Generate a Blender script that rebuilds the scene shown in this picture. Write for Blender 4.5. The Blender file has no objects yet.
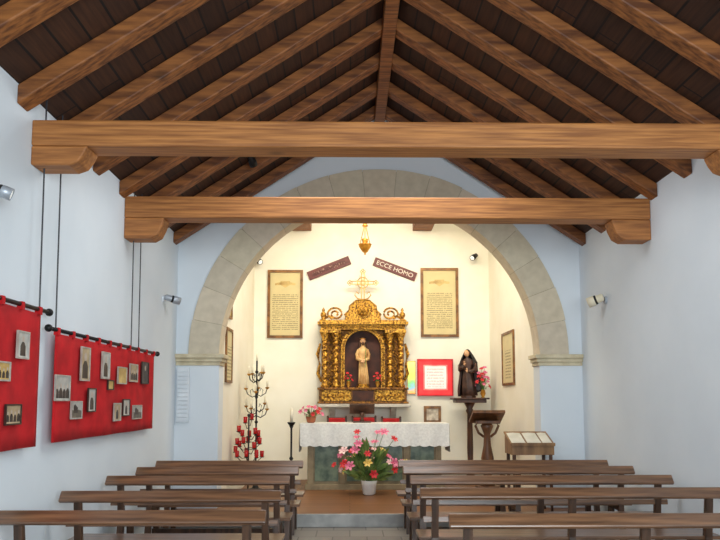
import bpy, bmesh, math, random
from mathutils import Vector, Matrix, Euler
R = math.radians
PI = math.pi
random.seed(7)
scene = bpy.context.scene
COL = scene.collection
try:
    scene.view_settings.view_transform = 'Standard'
except Exception:
    pass

# ------------------------------------------------------------------ camera
CAMZ = 1.6
TH = math.atan(62.5 / 700.0)
YAW = -math.atan(10 / 700.0)
cam = bpy.data.cameras.new('camera')
cam.lens = 35.0
cam.sensor_width = 36.0
cam.shift_y = 67.5 / 720.0
camo = bpy.data.objects.new('camera', cam)
COL.objects.link(camo)
camo.location = (0, 0, CAMZ)
camo.rotation_euler = (PI / 2 + TH, 0, YAW)
scene.camera = camo
CR = Euler((PI / 2 + TH, 0, YAW)).to_matrix()


def at(px, py, Y):
    d = CR @ Vector(((px - 360) / 700.0, (337.5 - py) / 700.0, -1))
    return Vector((d.x * Y / d.y, Y, CAMZ + d.z * Y / d.y))


def atx(px, py, X):
    d = CR @ Vector(((px - 360) / 700.0, (337.5 - py) / 700.0, -1))
    return Vector((X, d.y * X / d.x, CAMZ + d.z * X / d.x))


# ------------------------------------------------------------------ materials
def lin(c):
    return tuple(((v / 255.0) / 12.92 if v / 255.0 <= 0.04045 else ((v / 255.0 + 0.055) / 1.055) ** 2.4) for v in c)


def base_mat(name):
    m = bpy.data.materials.new(name)
    m.use_nodes = True
    nt = m.node_tree
    return m, nt, nt.nodes['Principled BSDF']


def noisy(name, c1, c2, scale=4.0, rough=0.7, metal=0.0, bump=0.0, stretch=(1, 1, 1), detail=4.0, emis=0.0, lo=0.35, hi=0.65, bscale=None, coat=0.0, knots=0.0):
    m, nt, b = base_mat(name)
    N = nt.nodes
    L = nt.links
    tc = N.new('ShaderNodeTexCoord')
    mp = N.new('ShaderNodeMapping')
    mp.inputs['Scale'].default_value = stretch
    L.new(tc.outputs['Object'], mp.inputs['Vector'])
    nz = N.new('ShaderNodeTexNoise')
    nz.inputs['Scale'].default_value = scale
    nz.inputs['Detail'].default_value = detail
    L.new(mp.outputs['Vector'], nz.inputs['Vector'])
    rp = N.new('ShaderNodeValToRGB')
    rp.color_ramp.elements[0].position = lo
    rp.color_ramp.elements[1].position = hi
    rp.color_ramp.elements[0].color = lin(c1) + (1,)
    rp.color_ramp.elements[1].color = lin(c2) + (1,)
    L.new(nz.outputs['Fac'], rp.inputs['Fac'])
    out = rp.outputs['Color']
    if knots:
        vo = N.new('ShaderNodeTexVoronoi')
        vo.inputs['Scale'].default_value = 2.6
        m3 = N.new('ShaderNodeMapping')
        m3.inputs['Scale'].default_value = (0.7, 1.2, 1.2)
        L.new(tc.outputs['Object'], m3.inputs['Vector'])
        L.new(m3.outputs['Vector'], vo.inputs['Vector'])
        r2 = N.new('ShaderNodeValToRGB')
        r2.color_ramp.elements[0].position = 0.05
        r2.color_ramp.elements[1].position = 0.16
        r2.color_ramp.elements[0].color = (1 - knots, 1 - knots, 1 - knots, 1)
        r2.color_ramp.elements[1].color = (1, 1, 1, 1)
        L.new(vo.outputs['Distance'], r2.inputs['Fac'])
        mx = N.new('ShaderNodeMix')
        mx.data_type = 'RGBA'
        mx.blend_type = 'MULTIPLY'
        mx.inputs[0].default_value = 1
        L.new(out, mx.inputs[6])
        L.new(r2.outputs['Color'], mx.inputs[7])
        out = mx.outputs[2]
    L.new(out, b.inputs['Base Color'])
    b.inputs['Roughness'].default_value = rough
    b.inputs['Metallic'].default_value = metal
    if coat:
        b.inputs['Coat Weight'].default_value = coat
        b.inputs['Coat Roughness'].default_value = 0.25
    if bump:
        bp = N.new('ShaderNodeBump')
        bp.inputs['Strength'].default_value = bump
        bp.inputs['Distance'].default_value = 0.02
        if bscale:
            n2 = N.new('ShaderNodeTexNoise')
            n2.inputs['Scale'].default_value = bscale
            L.new(tc.outputs['Object'], n2.inputs['Vector'])
            L.new(n2.outputs['Fac'], bp.inputs['Height'])
        else:
            L.new(nz.outputs['Fac'], bp.inputs['Height'])
        L.new(bp.outputs['Normal'], b.inputs['Normal'])
    if emis:
        L.new(out, b.inputs['Emission Color'])
        b.inputs['Emission Strength'].default_value = emis
    return m


def tint_stone(name, c1, c2):
    m, nt, b = base_mat(name)
    N, L = nt.nodes, nt.links
    at_ = N.new('ShaderNodeAttribute')
    at_.attribute_name = 'tint'
    tc = N.new('ShaderNodeTexCoord')
    nz = N.new('ShaderNodeTexNoise')
    nz.inputs['Scale'].default_value = 9
    nz.inputs['Detail'].default_value = 6
    L.new(tc.outputs['Object'], nz.inputs['Vector'])
    rp = N.new('ShaderNodeValToRGB')
    rp.color_ramp.elements[0].position = 0.3
    rp.color_ramp.elements[1].position = 0.7
    rp.color_ramp.elements[0].color = lin(c1) + (1,)
    rp.color_ramp.elements[1].color = lin(c2) + (1,)
    L.new(nz.outputs['Fac'], rp.inputs['Fac'])
    mx = N.new('ShaderNodeMix')
    mx.data_type = 'RGBA'
    mx.blend_type = 'MULTIPLY'
    mx.inputs[0].default_value = 1
    L.new(rp.outputs['Color'], mx.inputs[6])
    L.new(at_.outputs['Color'], mx.inputs[7])
    L.new(mx.outputs[2], b.inputs['Base Color'])
    b.inputs['Roughness'].default_value = 0.9
    bp = N.new('ShaderNodeBump')
    bp.inputs['Strength'].default_value = 0.12
    bp.inputs['Distance'].default_value = 0.02
    L.new(nz.outputs['Fac'], bp.inputs['Height'])
    L.new(bp.outputs['Normal'], b.inputs['Normal'])
    return m


def brick_mat(name, c1, c2, mortar, scale, bw, bh, rough=0.5, rot=(0, 0, 0), msize=0.01, grain=None):
    m, nt, b = base_mat(name)
    N, L = nt.nodes, nt.links
    tc = N.new('ShaderNodeTexCoord')
    mp = N.new('ShaderNodeMapping')
    mp.inputs['Rotation'].default_value = rot
    L.new(tc.outputs['Object'], mp.inputs['Vector'])
    br = N.new('ShaderNodeTexBrick')
    br.inputs['Scale'].default_value = scale
    br.inputs['Color1'].default_value = lin(c1) + (1,)
    br.inputs['Color2'].default_value = lin(c2) + (1,)
    br.inputs['Mortar'].default_value = lin(mortar) + (1,)
    br.inputs['Brick Width'].default_value = bw
    br.inputs['Row Height'].default_value = bh
    br.inputs['Mortar Size'].default_value = msize
    L.new(mp.outputs['Vector'], br.inputs['Vector'])
    out = br.outputs['Color']
    if grain:
        m2 = N.new('ShaderNodeMapping')
        m2.inputs['Scale'].default_value = grain
        L.new(tc.outputs['Object'], m2.inputs['Vector'])
        nz = N.new('ShaderNodeTexNoise')
        nz.inputs['Scale'].default_value = 3
        nz.inputs['Detail'].default_value = 5
        L.new(m2.outputs['Vector'], nz.inputs['Vector'])
        rp = N.new('ShaderNodeValToRGB')
        rp.color_ramp.elements[0].position = 0.3
        rp.color_ramp.elements[1].position = 0.7
        rp.color_ramp.elements[0].color = (0.55, 0.5, 0.45, 1)
        rp.color_ramp.elements[1].color = (1.15, 1.1, 1.05, 1)
        L.new(nz.outputs['Fac'], rp.inputs['Fac'])
        mx = N.new('ShaderNodeMix')
        mx.data_type = 'RGBA'
        mx.blend_type = 'MULTIPLY'
        mx.inputs[0].default_value = 1
        L.new(out, mx.inputs[6])
        L.new(rp.outputs['Color'], mx.inputs[7])
        out = mx.outputs[2]
    L.new(out, b.inputs['Base Color'])
    b.inputs['Roughness'].default_value = rough
    return m


def text_mat(name, paper, ink, w, h, pitch, emis=0.0, top=0.17, k=0.6):
    """aged paper with rows of small broken ink strokes (illegible in the photo)"""
    m, nt, b = base_mat(name)
    N, L = nt.nodes, nt.links

    def mth(op, a, c=None):
        n = N.new('ShaderNodeMath')
        n.operation = op
        for i, v in enumerate((a, c)):
            if v is None:
                continue
            if isinstance(v, (int, float)):
                n.inputs[i].default_value = v
            else:
                L.new(v, n.inputs[i])
        return n.outputs[0]
    tc = N.new('ShaderNodeTexCoord')
    sp = N.new('ShaderNodeSeparateXYZ')
    L.new(tc.outputs['Object'], sp.inputs[0])
    x, z = sp.outputs['X'], sp.outputs['Z']
    row = mth('FRACT', mth('MULTIPLY', z, 1.0 / pitch))
    rowon = mth('GREATER_THAN', row, 0.5)
    inx = mth('LESS_THAN', mth('ABSOLUTE', x), w * 0.40)
    inz = mth('MULTIPLY', mth('LESS_THAN', z, h * top), mth('GREATER_THAN', z, -h * 0.43))
    mp = N.new('ShaderNodeMapping')
    mp.inputs['Scale'].default_value = (28, 1, 1.0 / pitch)
    L.new(tc.outputs['Object'], mp.inputs['Vector'])
    nz = N.new('ShaderNodeTexNoise')
    nz.inputs['Scale'].default_value = 1.3
    L.new(mp.outputs['Vector'], nz.inputs['Vector'])
    st = mth('GREATER_THAN', nz.outputs['Fac'], 0.44)
    f = mth('MULTIPLY', mth('MULTIPLY', rowon, st), mth('MULTIPLY', inx, inz))
    f = mth('MULTIPLY', f, k)
    n2 = N.new('ShaderNodeTexNoise')
    n2.inputs['Scale'].default_value = 5
    L.new(tc.outputs['Object'], n2.inputs['Vector'])
    rp = N.new('ShaderNodeValToRGB')
    rp.color_ramp.elements[0].color = lin([v * 0.9 for v in paper]) + (1,)
    rp.color_ramp.elements[1].color = lin(paper) + (1,)
    L.new(n2.outputs['Fac'], rp.inputs['Fac'])
    mx = N.new('ShaderNodeMix')
    mx.data_type = 'RGBA'
    L.new(f, mx.inputs[0])
    L.new(rp.outputs['Color'], mx.inputs[6])
    mx.inputs[7].default_value = lin(ink) + (1,)
    L.new(mx.outputs[2], b.inputs['Base Color'])
    b.inputs['Roughness'].default_value = 0.6
    if emis:
        L.new(mx.outputs[2], b.inputs['Emission Color'])
        b.inputs['Emission Strength'].default_value = emis
    return m


def ramp_glow(name, stops, zmin, zmax, emis):
    """emissive colour whose hue runs softly up the pane"""
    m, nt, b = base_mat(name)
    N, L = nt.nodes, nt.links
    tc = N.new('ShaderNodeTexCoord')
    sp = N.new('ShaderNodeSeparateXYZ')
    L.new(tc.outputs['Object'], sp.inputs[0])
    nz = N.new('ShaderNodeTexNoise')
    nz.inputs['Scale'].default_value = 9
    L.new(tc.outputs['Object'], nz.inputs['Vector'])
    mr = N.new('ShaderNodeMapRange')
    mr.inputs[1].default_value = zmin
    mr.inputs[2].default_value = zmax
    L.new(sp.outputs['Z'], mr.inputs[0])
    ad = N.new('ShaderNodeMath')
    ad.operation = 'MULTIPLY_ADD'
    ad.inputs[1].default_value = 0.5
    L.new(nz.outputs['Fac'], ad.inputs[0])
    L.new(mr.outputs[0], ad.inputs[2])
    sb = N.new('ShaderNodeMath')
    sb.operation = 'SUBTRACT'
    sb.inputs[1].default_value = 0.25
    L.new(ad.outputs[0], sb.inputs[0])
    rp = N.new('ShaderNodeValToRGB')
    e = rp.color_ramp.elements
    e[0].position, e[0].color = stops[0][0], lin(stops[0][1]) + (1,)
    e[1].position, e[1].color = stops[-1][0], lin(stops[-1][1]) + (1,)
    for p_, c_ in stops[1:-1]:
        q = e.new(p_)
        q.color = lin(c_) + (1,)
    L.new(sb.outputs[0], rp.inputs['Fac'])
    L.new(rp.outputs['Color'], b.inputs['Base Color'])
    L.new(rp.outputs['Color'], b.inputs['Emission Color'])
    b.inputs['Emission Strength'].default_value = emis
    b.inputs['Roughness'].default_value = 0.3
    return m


M = {}
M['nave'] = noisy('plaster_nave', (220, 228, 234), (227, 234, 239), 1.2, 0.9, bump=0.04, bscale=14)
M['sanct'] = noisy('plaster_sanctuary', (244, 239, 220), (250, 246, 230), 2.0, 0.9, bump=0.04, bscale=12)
M['stone'] = tint_stone('arch_stone', (206, 194, 170), (221, 209, 185))
M['stonep'] = noisy('impost_stone', (198, 184, 152), (218, 206, 176), 8, 0.9, bump=0.2)
M['beam'] = noisy('beam_wood', (138, 84, 40), (190, 126, 66), 3.0, 0.6, stretch=(0.6, 14, 14), detail=8, bump=0.2, knots=0.45)
M['corbel'] = noisy('corbel_wood', (140, 86, 42), (184, 120, 62), 3.0, 0.6, stretch=(0.9, 12, 12), detail=8, bump=0.15)
M['rafter'] = noisy('rafter_wood', (92, 50, 22), (158, 98, 48), 3.0, 0.6, stretch=(0.9, 12, 6), detail=8, bump=0.2, knots=0.4)
M['board'] = brick_mat('roof_boards', (54, 30, 15), (76, 44, 22), (14, 8, 4), 1.0, 2.2, 0.17, 0.75, (0, 0, PI / 2), 0.008, (16, 0.8, 3))
M['bench'] = noisy('bench_wood', (74, 50, 34), (138, 98, 68), 3.0, 0.3, stretch=(0.6, 10, 10), bump=0.12, coat=0.7, detail=7, lo=0.32, hi=0.68)
M['benchleg'] = noisy('bench_leg_wood', (50, 33, 22), (88, 60, 41), 3.0, 0.4, stretch=(7, 7, 0.7), bump=0.1)
M['floor'] = brick_mat('floor_tiles', (128, 122, 116), (146, 140, 132), (96, 92, 88), 1.0, 0.4, 0.4, 0.45, msize=0.008)
M['sfloor'] = brick_mat('sanctuary_planks', (118, 76, 46), (138, 92, 56), (74, 46, 26), 1.0, 1.6, 0.14, 0.45, msize=0.006)
M['step'] = noisy('step_stone', (158, 158, 156), (184, 184, 180), 6, 0.8)
M['redcloth'] = noisy('red_felt', (174, 10, 18), (204, 20, 28), 5, 0.95, bump=0.1)
M['black'] = noisy('black_iron', (18, 18, 20), (36, 34, 34), 12, 0.5, 0.4)
M['wire'] = noisy('dark_wire', (50, 50, 54), (72, 72, 76), 12, 0.5, 0.5)
M['gold'] = noisy('gilt_wood', (84, 44, 10), (222, 166, 64), 30, 0.38, 0.65, bump=0.7, lo=0.36, hi=0.62)
M['goldp'] = noisy('polished_brass', (156, 100, 24), (212, 158, 60), 8, 0.35, 0.6)
M['goldc'] = noisy('pale_gilt_cross', (176, 132, 60), (226, 186, 104), 12, 0.4, 0.5)
M['dgold'] = noisy('dark_gilt', (70, 38, 12), (160, 106, 36), 28, 0.45, 0.5, bump=0.5)
M['niche'] = noisy('dark_niche_paint', (50, 24, 16), (84, 44, 28), 6, 0.7)
M['dwood'] = noisy('dark_wood', (52, 30, 20), (88, 54, 34), 4, 0.45, stretch=(3, 3, 0.6), bump=0.1)
M['lwood'] = noisy('lectern_wood', (74, 46, 28), (120, 80, 50), 4, 0.4, stretch=(3, 3, 0.6), bump=0.1)
M['mwood'] = noisy('mid_wood', (112, 78, 46), (152, 112, 70), 4, 0.5, stretch=(3, 3, 0.6), bump=0.1)
M['plaque'] = noisy('plaque_wood', (82, 30, 24), (118, 50, 40), 9, 0.5, stretch=(0.6, 3, 6))
M['carved'] = noisy('carved_marks', (82, 32, 26), (186, 146, 124), 26, 0.6, stretch=(1.6, 1, 0.8), lo=0.55, hi=0.65)
M['letters'] = noisy('letter_paint', (226, 214, 196), (240, 230, 212), 10, 0.6)
M['frame'] = noisy('frame_wood', (98, 62, 26), (150, 102, 48), 10, 0.4, 0.2)
M['pframe'] = noisy('pale_frame', (156, 146, 136), (198, 190, 180), 10, 0.5)
M['dframe'] = noisy('dark_frame', (40, 26, 22), (66, 44, 34), 10, 0.5)
M['paper'] = noisy('paper_white', (204, 198, 180), (224, 218, 202), 6, 0.8)
M['sheet'] = noisy('picture_print', (150, 132, 110), (236, 226, 206), 9, 0.6)
M['parch'] = text_mat('parchment_text', (226, 208, 152), (104, 80, 44), 0.6, 1.15, 0.036)
M['parch2'] = text_mat('parchment_text_small', (226, 212, 164), (100, 84, 60), 0.5, 0.8, 0.05)
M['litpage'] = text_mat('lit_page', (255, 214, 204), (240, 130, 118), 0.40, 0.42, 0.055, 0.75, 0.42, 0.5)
M['sky'] = noisy('photo_pale', (150, 150, 146), (214, 212, 204), 5, 0.4)
M['sepia'] = noisy('photo_sepia', (150, 128, 98), (208, 186, 150), 5, 0.4)
M['warmphoto'] = noisy('photo_colour', (170, 130, 66), (220, 192, 120), 7, 0.4)
M['dusk'] = noisy('photo_dark', (36, 36, 40), (78, 76, 76), 6, 0.4)
M['figure'] = noisy('photo_figure', (26, 24, 26), (54, 50, 50), 12, 0.4)
M['pface'] = noisy('photo_face', (176, 160, 146), (206, 192, 178), 8, 0.5)
M['ground'] = noisy('photo_ground', (70, 66, 58), (112, 106, 94), 12, 0.4)
M['skin'] = noisy('painted_skin', (212, 160, 116), (232, 184, 140), 8, 0.5)
M['hair'] = noisy('painted_hair', (52, 30, 18), (84, 52, 30), 18, 0.6, bump=0.3)
M['ivory'] = noisy('tan_robe', (182, 134, 78), (232, 192, 130), 7, 0.6)
M['robe'] = noisy('dark_robe', (20, 16, 18), (44, 34, 34), 6, 0.5)
M['tunic'] = noisy('brown_tunic', (48, 30, 24), (88, 58, 44), 9, 0.55)
M['cloth'] = noisy('white_linen', (222, 222, 218), (238, 238, 234), 30, 0.9, bump=0.05)
M['marble'] = noisy('green_marble', (58, 78, 62), (114, 130, 106), 7, 0.3, detail=8)
M['altarstone'] = noisy('altar_stone', (128, 114, 88), (158, 142, 112), 6, 0.7, bump=0.1)
M['redpad'] = noisy('red_velvet', (168, 18, 22), (200, 32, 34), 12, 0.85)
M['glassred'] = noisy('red_glass', (150, 8, 12), (196, 26, 22), 6, 0.2, emis=0.1)
M['wax'] = noisy('candle_wax', (238, 228, 200), (250, 242, 220), 8, 0.5)
M['whitepot'] = noisy('white_ceramic', (226, 224, 218), (244, 242, 238), 6, 0.25)
M['creamlamp'] = noisy('cream_lamp', (226, 216, 186), (240, 230, 204), 6, 0.35)
M['bpot'] = noisy('clay_pot', (150, 84, 56), (178, 106, 72), 8, 0.7)
M['leaf'] = noisy('green_leaf', (58, 92, 40), (138, 160, 84), 8, 0.55)
M['pink'] = noisy('pink_petal', (206, 84, 122), (232, 146, 168), 10, 0.6)
M['redf'] = noisy('red_petal', (186, 22, 34), (220, 48, 54), 10, 0.6)
M['yellowf'] = noisy('yellow_petal', (214, 170, 70), (236, 206, 120), 10, 0.6)
M['whitef'] = noisy('pale_pink_petal', (226, 176, 176), (244, 214, 208), 10, 0.6)
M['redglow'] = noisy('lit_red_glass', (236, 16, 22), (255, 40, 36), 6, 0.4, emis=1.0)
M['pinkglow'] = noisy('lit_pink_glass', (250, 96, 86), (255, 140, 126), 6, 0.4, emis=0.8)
M['shelf'] = noisy('grey_stone_shelf', (176, 170, 158), (202, 196, 184), 8, 0.6)
M['lampgrey'] = noisy('lamp_grey', (150, 156, 164), (184, 190, 198), 8, 0.4, 0.4)
M['lens'] = noisy('lamp_lens', (236, 236, 226), (255, 255, 248), 8, 0.3, emis=0.6)
M['grille'] = noisy('white_enamel', (214, 220, 226), (228, 233, 237), 6, 0.5)


# ------------------------------------------------------------------ mesh helpers
class MB:
    def __init__(self):
        self.bm = bmesh.new()
        self.tints = None

    def hexa(self, p):
        v = [self.bm.verts.new(q) for q in p]
        fs = []
        for f in ((0, 1, 2, 3), (7, 6, 5, 4), (0, 4, 5, 1), (1, 5, 6, 2), (2, 6, 7, 3), (3, 7, 4, 0)):
            fs.append(self.bm.faces.new([v[i] for i in f]))
        return fs

    def box(self, c, s, rot=None):
        hx, hy, hz = s[0] / 2, s[1] / 2, s[2] / 2
        p = [Vector(q) for q in ((-hx, -hy, -hz), (hx, -hy, -hz), (hx, hy, -hz), (-hx, hy, -hz),
                                 (-hx, -hy, hz), (hx, -hy, hz), (hx, hy, hz), (-hx, hy, hz))]
        if rot is not None:
            m = Euler(rot).to_matrix()
            p = [m @ q for q in p]
        return self.hexa([q + Vector(c) for q in p])

    def b2(self, a, b):
        return self.box([(a[i] + b[i]) / 2 for i in range(3)], [abs(b[i] - a[i]) for i in range(3)])

    def rings(self, rs, cap=True, closed=False):
        vs = [[self.bm.verts.new(q) for q in r] for r in rs]
        n = len(vs[0])
        for a, b in zip(vs[:-1], vs[1:]):
            for i in range(n):
                self.bm.faces.new((a[i], a[(i + 1) % n], b[(i + 1) % n], b[i]))
        if cap:
            self.bm.faces.new(vs[0][::-1])
            self.bm.faces.new(vs[-1])

    def cyl(self, p0, p1, r0, r1=None, n=12):
        r1 = r0 if r1 is None else r1
        p0, p1 = Vector(p0), Vector(p1)
        q = (p1 - p0).to_track_quat('Z', 'Y')
        c = [q @ Vector((math.cos(2 * PI * i / n), math.sin(2 * PI * i / n), 0)) for i in range(n)]
        self.rings([[p0 + k * r0 for k in c], [p1 + k * r1 for k in c]])

    def tube(self, pts, r, n=8):
        pts = [Vector(p) for p in pts]
        rr = r if isinstance(r, (list, tuple)) else [r] * len(pts)
        rs = []
        for i, p in enumerate(pts):
            d = (pts[min(i + 1, len(pts) - 1)] - pts[max(i - 1, 0)]).normalized()
            q = d.to_track_quat('Z', 'Y')
            rs.append([p + q @ Vector((math.cos(2 * PI * k / n) * rr[i], math.sin(2 * PI * k / n) * rr[i], 0)) for k in range(n)])
        self.rings(rs)

    def lathe(self, prof, c=(0, 0, 0), n=16):
        c = Vector(c)
        self.rings([[c + Vector((max(r, 0.0005) * math.cos(2 * PI * i / n), max(r, 0.0005) * math.sin(2 * PI * i / n), z)) for i in range(n)] for r, z in prof])

    def loft(self, secs, n=28, folds=0, amp=0.0, ph=0.0):
        rs = []
        for (x, y, z, rx, ry, k) in secs:
            ring = []
            for i in range(n):
                a = 2 * PI * i / n
                f = 1 + amp * k * math.cos(folds * a + ph)
                ring.append(Vector((x + rx * f * math.cos(a), y + ry * f * math.sin(a), z)))
            rs.append(ring)
        self.rings(rs)

    def sph(self, c, r, u=12, v=8, rot=None):
        rr = (r, r, r) if isinstance(r, (int, float)) else r
        mat = Matrix.Translation(Vector(c)) @ (Euler(rot).to_matrix().to_4x4() if rot else Matrix.Identity(4)) @ Matrix.Diagonal((rr[0], rr[1], rr[2], 1))
        bmesh.ops.create_uvsphere(self.bm, u_segments=u, v_segments=v, radius=1.0, matrix=mat)

    def prism(self, pts, y0, y1):
        a = [self.bm.verts.new((p[0], y0, p[1])) for p in pts]
        b = [self.bm.verts.new((p[0], y1, p[1])) for p in pts]
        n = len(pts)
        self.bm.faces.new(a)
        self.bm.faces.new(b[::-1])
        for i in range(n):
            self.bm.faces.new((a[i], b[i], b[(i + 1) % n], a[(i + 1) % n]))

    def arcband(self, cx, cz, r0, r1, y0, y1, a0, a1, n):
        for k in range(n):
            t0 = a0 + (a1 - a0) * k / n
            t1 = a0 + (a1 - a0) * (k + 1) / n
            P = lambda r, t, y: (cx + r * math.cos(t), y, cz + r * math.sin(t))
            self.hexa([P(r0, t0, y0), P(r1, t0, y0), P(r1, t1, y0), P(r0, t1, y0),
                       P(r0, t0, y1), P(r1, t0, y1), P(r1, t1, y1), P(r0, t1, y1)])

    def grid(self, f, nu, nv):
        v = [[self.bm.verts.new(f(i / nu, j / nv)) for j in range(nv + 1)] for i in range(nu + 1)]
        for i in range(nu):
            for j in range(nv):
                self.bm.faces.new((v[i][j], v[i + 1][j], v[i + 1][j + 1], v[i][j + 1]))

    def mesh(self, name, mat, smooth=False, off=None, norm=True):
        if off is not None:
            bmesh.ops.translate(self.bm, verts=self.bm.verts[:], vec=-Vector(off))
        if norm:
            bmesh.ops.recalc_face_normals(self.bm, faces=self.bm.faces[:])
        me = bpy.data.meshes.new(name)
        self.bm.to_mesh(me)
        self.bm.free()
        me.materials.append(mat)
        if smooth:
            for p in me.polygons:
                p.use_smooth = True
        return me

    def build(self, name, mat, parent=None, smooth=False, bevel=0.0, world=False, solid=0.0):
        off = None
        if world and parent is not None:
            off = Vector((0, 0, 0))
            q = parent
            while q is not None:
                off += q.location
                q = q.parent
        o = bpy.data.objects.new(name, self.mesh(name, mat, smooth, off))
        COL.objects.link(o)
        if parent is not None:
            o.parent = parent
        if solid:
            md = o.modifiers.new('solid', 'SOLIDIFY')
            md.thickness = solid
            md.offset = 0
        if bevel:
            md = o.modifiers.new('bevel', 'BEVEL')
            md.width = bevel
            md.segments = 2
            md.limit_method = 'ANGLE'
        return o


def thing(name, label, cat, loc=(0, 0, 0), rz=0.0, group=None):
    o = bpy.data.objects.new(name, None)
    o.empty_display_size = 0.1
    COL.objects.link(o)
    o.location = loc
    o.rotation_euler = (0, 0, rz)
    o['label'] = label
    o['category'] = cat
    if group:
        o['group'] = group
    return o


def tag(o, label, cat, group=None):
    o['label'] = label
    o['category'] = cat
    if group:
        o['group'] = group
    return o


def struct(o):
    o['kind'] = 'structure'
    return o


def copy_tree(o, parent=None):
    c = o.copy()
    COL.objects.link(c)
    if parent is not None:
        c.parent = parent
    for ch in list(o.children):
        copy_tree(ch, c)
    return c


# ------------------------------------------------------------------ room shell
XL, XR = -2.38, 3.20
XC = (XL + XR) / 2
EAVE, SL = 3.86, 0.66
YA0, YA1 = 9.60, 9.92
YB = 13.0
YBACK = -1.2
JL, JR = XC - 2.2, XC + 2.2
SPR = 2.22
RIN, ROUT = 2.2, 2.6
STEPY, SF = 9.05, 0.15
roofz = lambda x: EAVE + SL * (XC - XL - abs(x - XC))

b = MB(); b.b2((XL - 0.3, YBACK, -0.2), (XR + 0.3, STEPY, 0)); struct(b.build('floor', M['floor']))
b = MB(); b.b2((XL, STEPY + 0.01, -0.2), (XR, YB, SF)); struct(b.build('floor_sanctuary', M['sfloor']))
b = MB(); b.b2((XL, STEPY - 0.03, 0), (XR, STEPY + 0.01, SF + 0.012)); struct(b.build('trim_1', M['step'], bevel=0.006))
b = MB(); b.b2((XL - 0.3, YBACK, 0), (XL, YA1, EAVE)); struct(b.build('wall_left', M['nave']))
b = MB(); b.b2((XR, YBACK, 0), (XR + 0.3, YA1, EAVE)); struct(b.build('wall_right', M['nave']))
# arch wall with its opening
b = MB()
xs = [XL, XC - ROUT] + [XC - ROUT * math.cos(PI * k / 48) for k in range(1, 48)] + [XC + ROUT, XR]


def lowz(x):
    d = abs(x - XC)
    return SPR if d >= ROUT - 1e-6 else SPR + math.sqrt(ROUT * ROUT - d * d)


for x0, x1 in zip(xs[:-1], xs[1:]):
    for (ya, yb) in ((YA0, YA1),):
        l0, l1, h0, h1 = lowz(x0), lowz(x1), roofz(x0), roofz(x1)
        b.hexa([(x0, ya, l0), (x1, ya, l1), (x1, yb, l1), (x0, yb, l0), (x0, ya, h0), (x1, ya, h1), (x1, yb, h1), (x0, yb, h0)])
b.b2((XL, YA0, 0), (JL, YA1, SPR))
b.b2((JR, YA0, 0), (XR, YA1, SPR))
bmesh.ops.remove_doubles(b.bm, verts=b.bm.verts[:], dist=1e-5)
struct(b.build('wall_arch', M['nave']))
# stone arch of voussoirs
b = MB()
lay = b.bm.loops.layers.color.new('tint')
nV = 17
for k in range(nV):
    a0 = PI * k / nV + 0.0013
    a1 = PI * (k + 1) / nV - 0.0013
    t = random.uniform(0.955, 1.0)
    col = (t, t * random.uniform(0.99, 1.0), t * random.uniform(0.98, 1.0), 1)
    before = set(b.bm.faces)
    b.arcband(XC, SPR, RIN, ROUT + random.uniform(-0.0, 0.02), YA0 - 0.03, YA1, a0, a1, 4)
    for f in b.bm.faces:
        if f not in before:
            for l in f.loops:
                l[lay] = col
before = set(b.bm.faces)
b.arcband(XC, SPR, RIN + 0.006, ROUT - 0.02, YA0 - 0.025, YA1 - 0.02, 0, PI, 60)
for f in b.bm.faces:
    if f not in before:
        for l in f.loops:
            l[lay] = (0.78, 0.76, 0.72, 1)
struct(b.build('trim_2', M['stone']))
# imposts
for i, (xa, xb, s) in enumerate(((XL, JL, 1), (JR, XR, -1))):
    b = MB()
    for z0, z1, e in ((SPR - 0.15, SPR - 0.10, 0.02), (SPR - 0.10, SPR - 0.05, 0.045), (SPR - 0.05, SPR + 0.005, 0.075)):
        if s > 0:
            b.b2((xa, YA0 - e, z0), (xb + e, YA1 + 0.0, z1))
        else:
            b.b2((xa - e, YA0 - e, z0), (xb, YA1 + 0.0, z1))
    struct(b.build('trim_%d' % (3 + i), M['stonep'], bevel=0.008))
# sanctuary
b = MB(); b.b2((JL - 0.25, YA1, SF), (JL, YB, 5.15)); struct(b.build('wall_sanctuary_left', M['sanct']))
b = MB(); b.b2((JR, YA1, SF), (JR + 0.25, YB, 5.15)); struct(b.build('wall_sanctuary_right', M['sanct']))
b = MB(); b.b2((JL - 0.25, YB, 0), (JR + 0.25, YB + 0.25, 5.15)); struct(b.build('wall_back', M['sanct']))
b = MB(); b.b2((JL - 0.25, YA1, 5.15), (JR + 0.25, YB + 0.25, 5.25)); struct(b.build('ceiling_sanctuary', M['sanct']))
# roof
b = MB()
t = 0.12
for s in (-1, 1):
    xe = XL if s < 0 else XR
    b.prism([(xe + s * 0.3, EAVE - SL * 0.3), (XC, roofz(XC)), (XC, roofz(XC) + t), (xe + s * 0.3, EAVE - SL * 0.3 + t)], YBACK, YA1)
struct(b.build('ceiling', M['board']))

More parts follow.
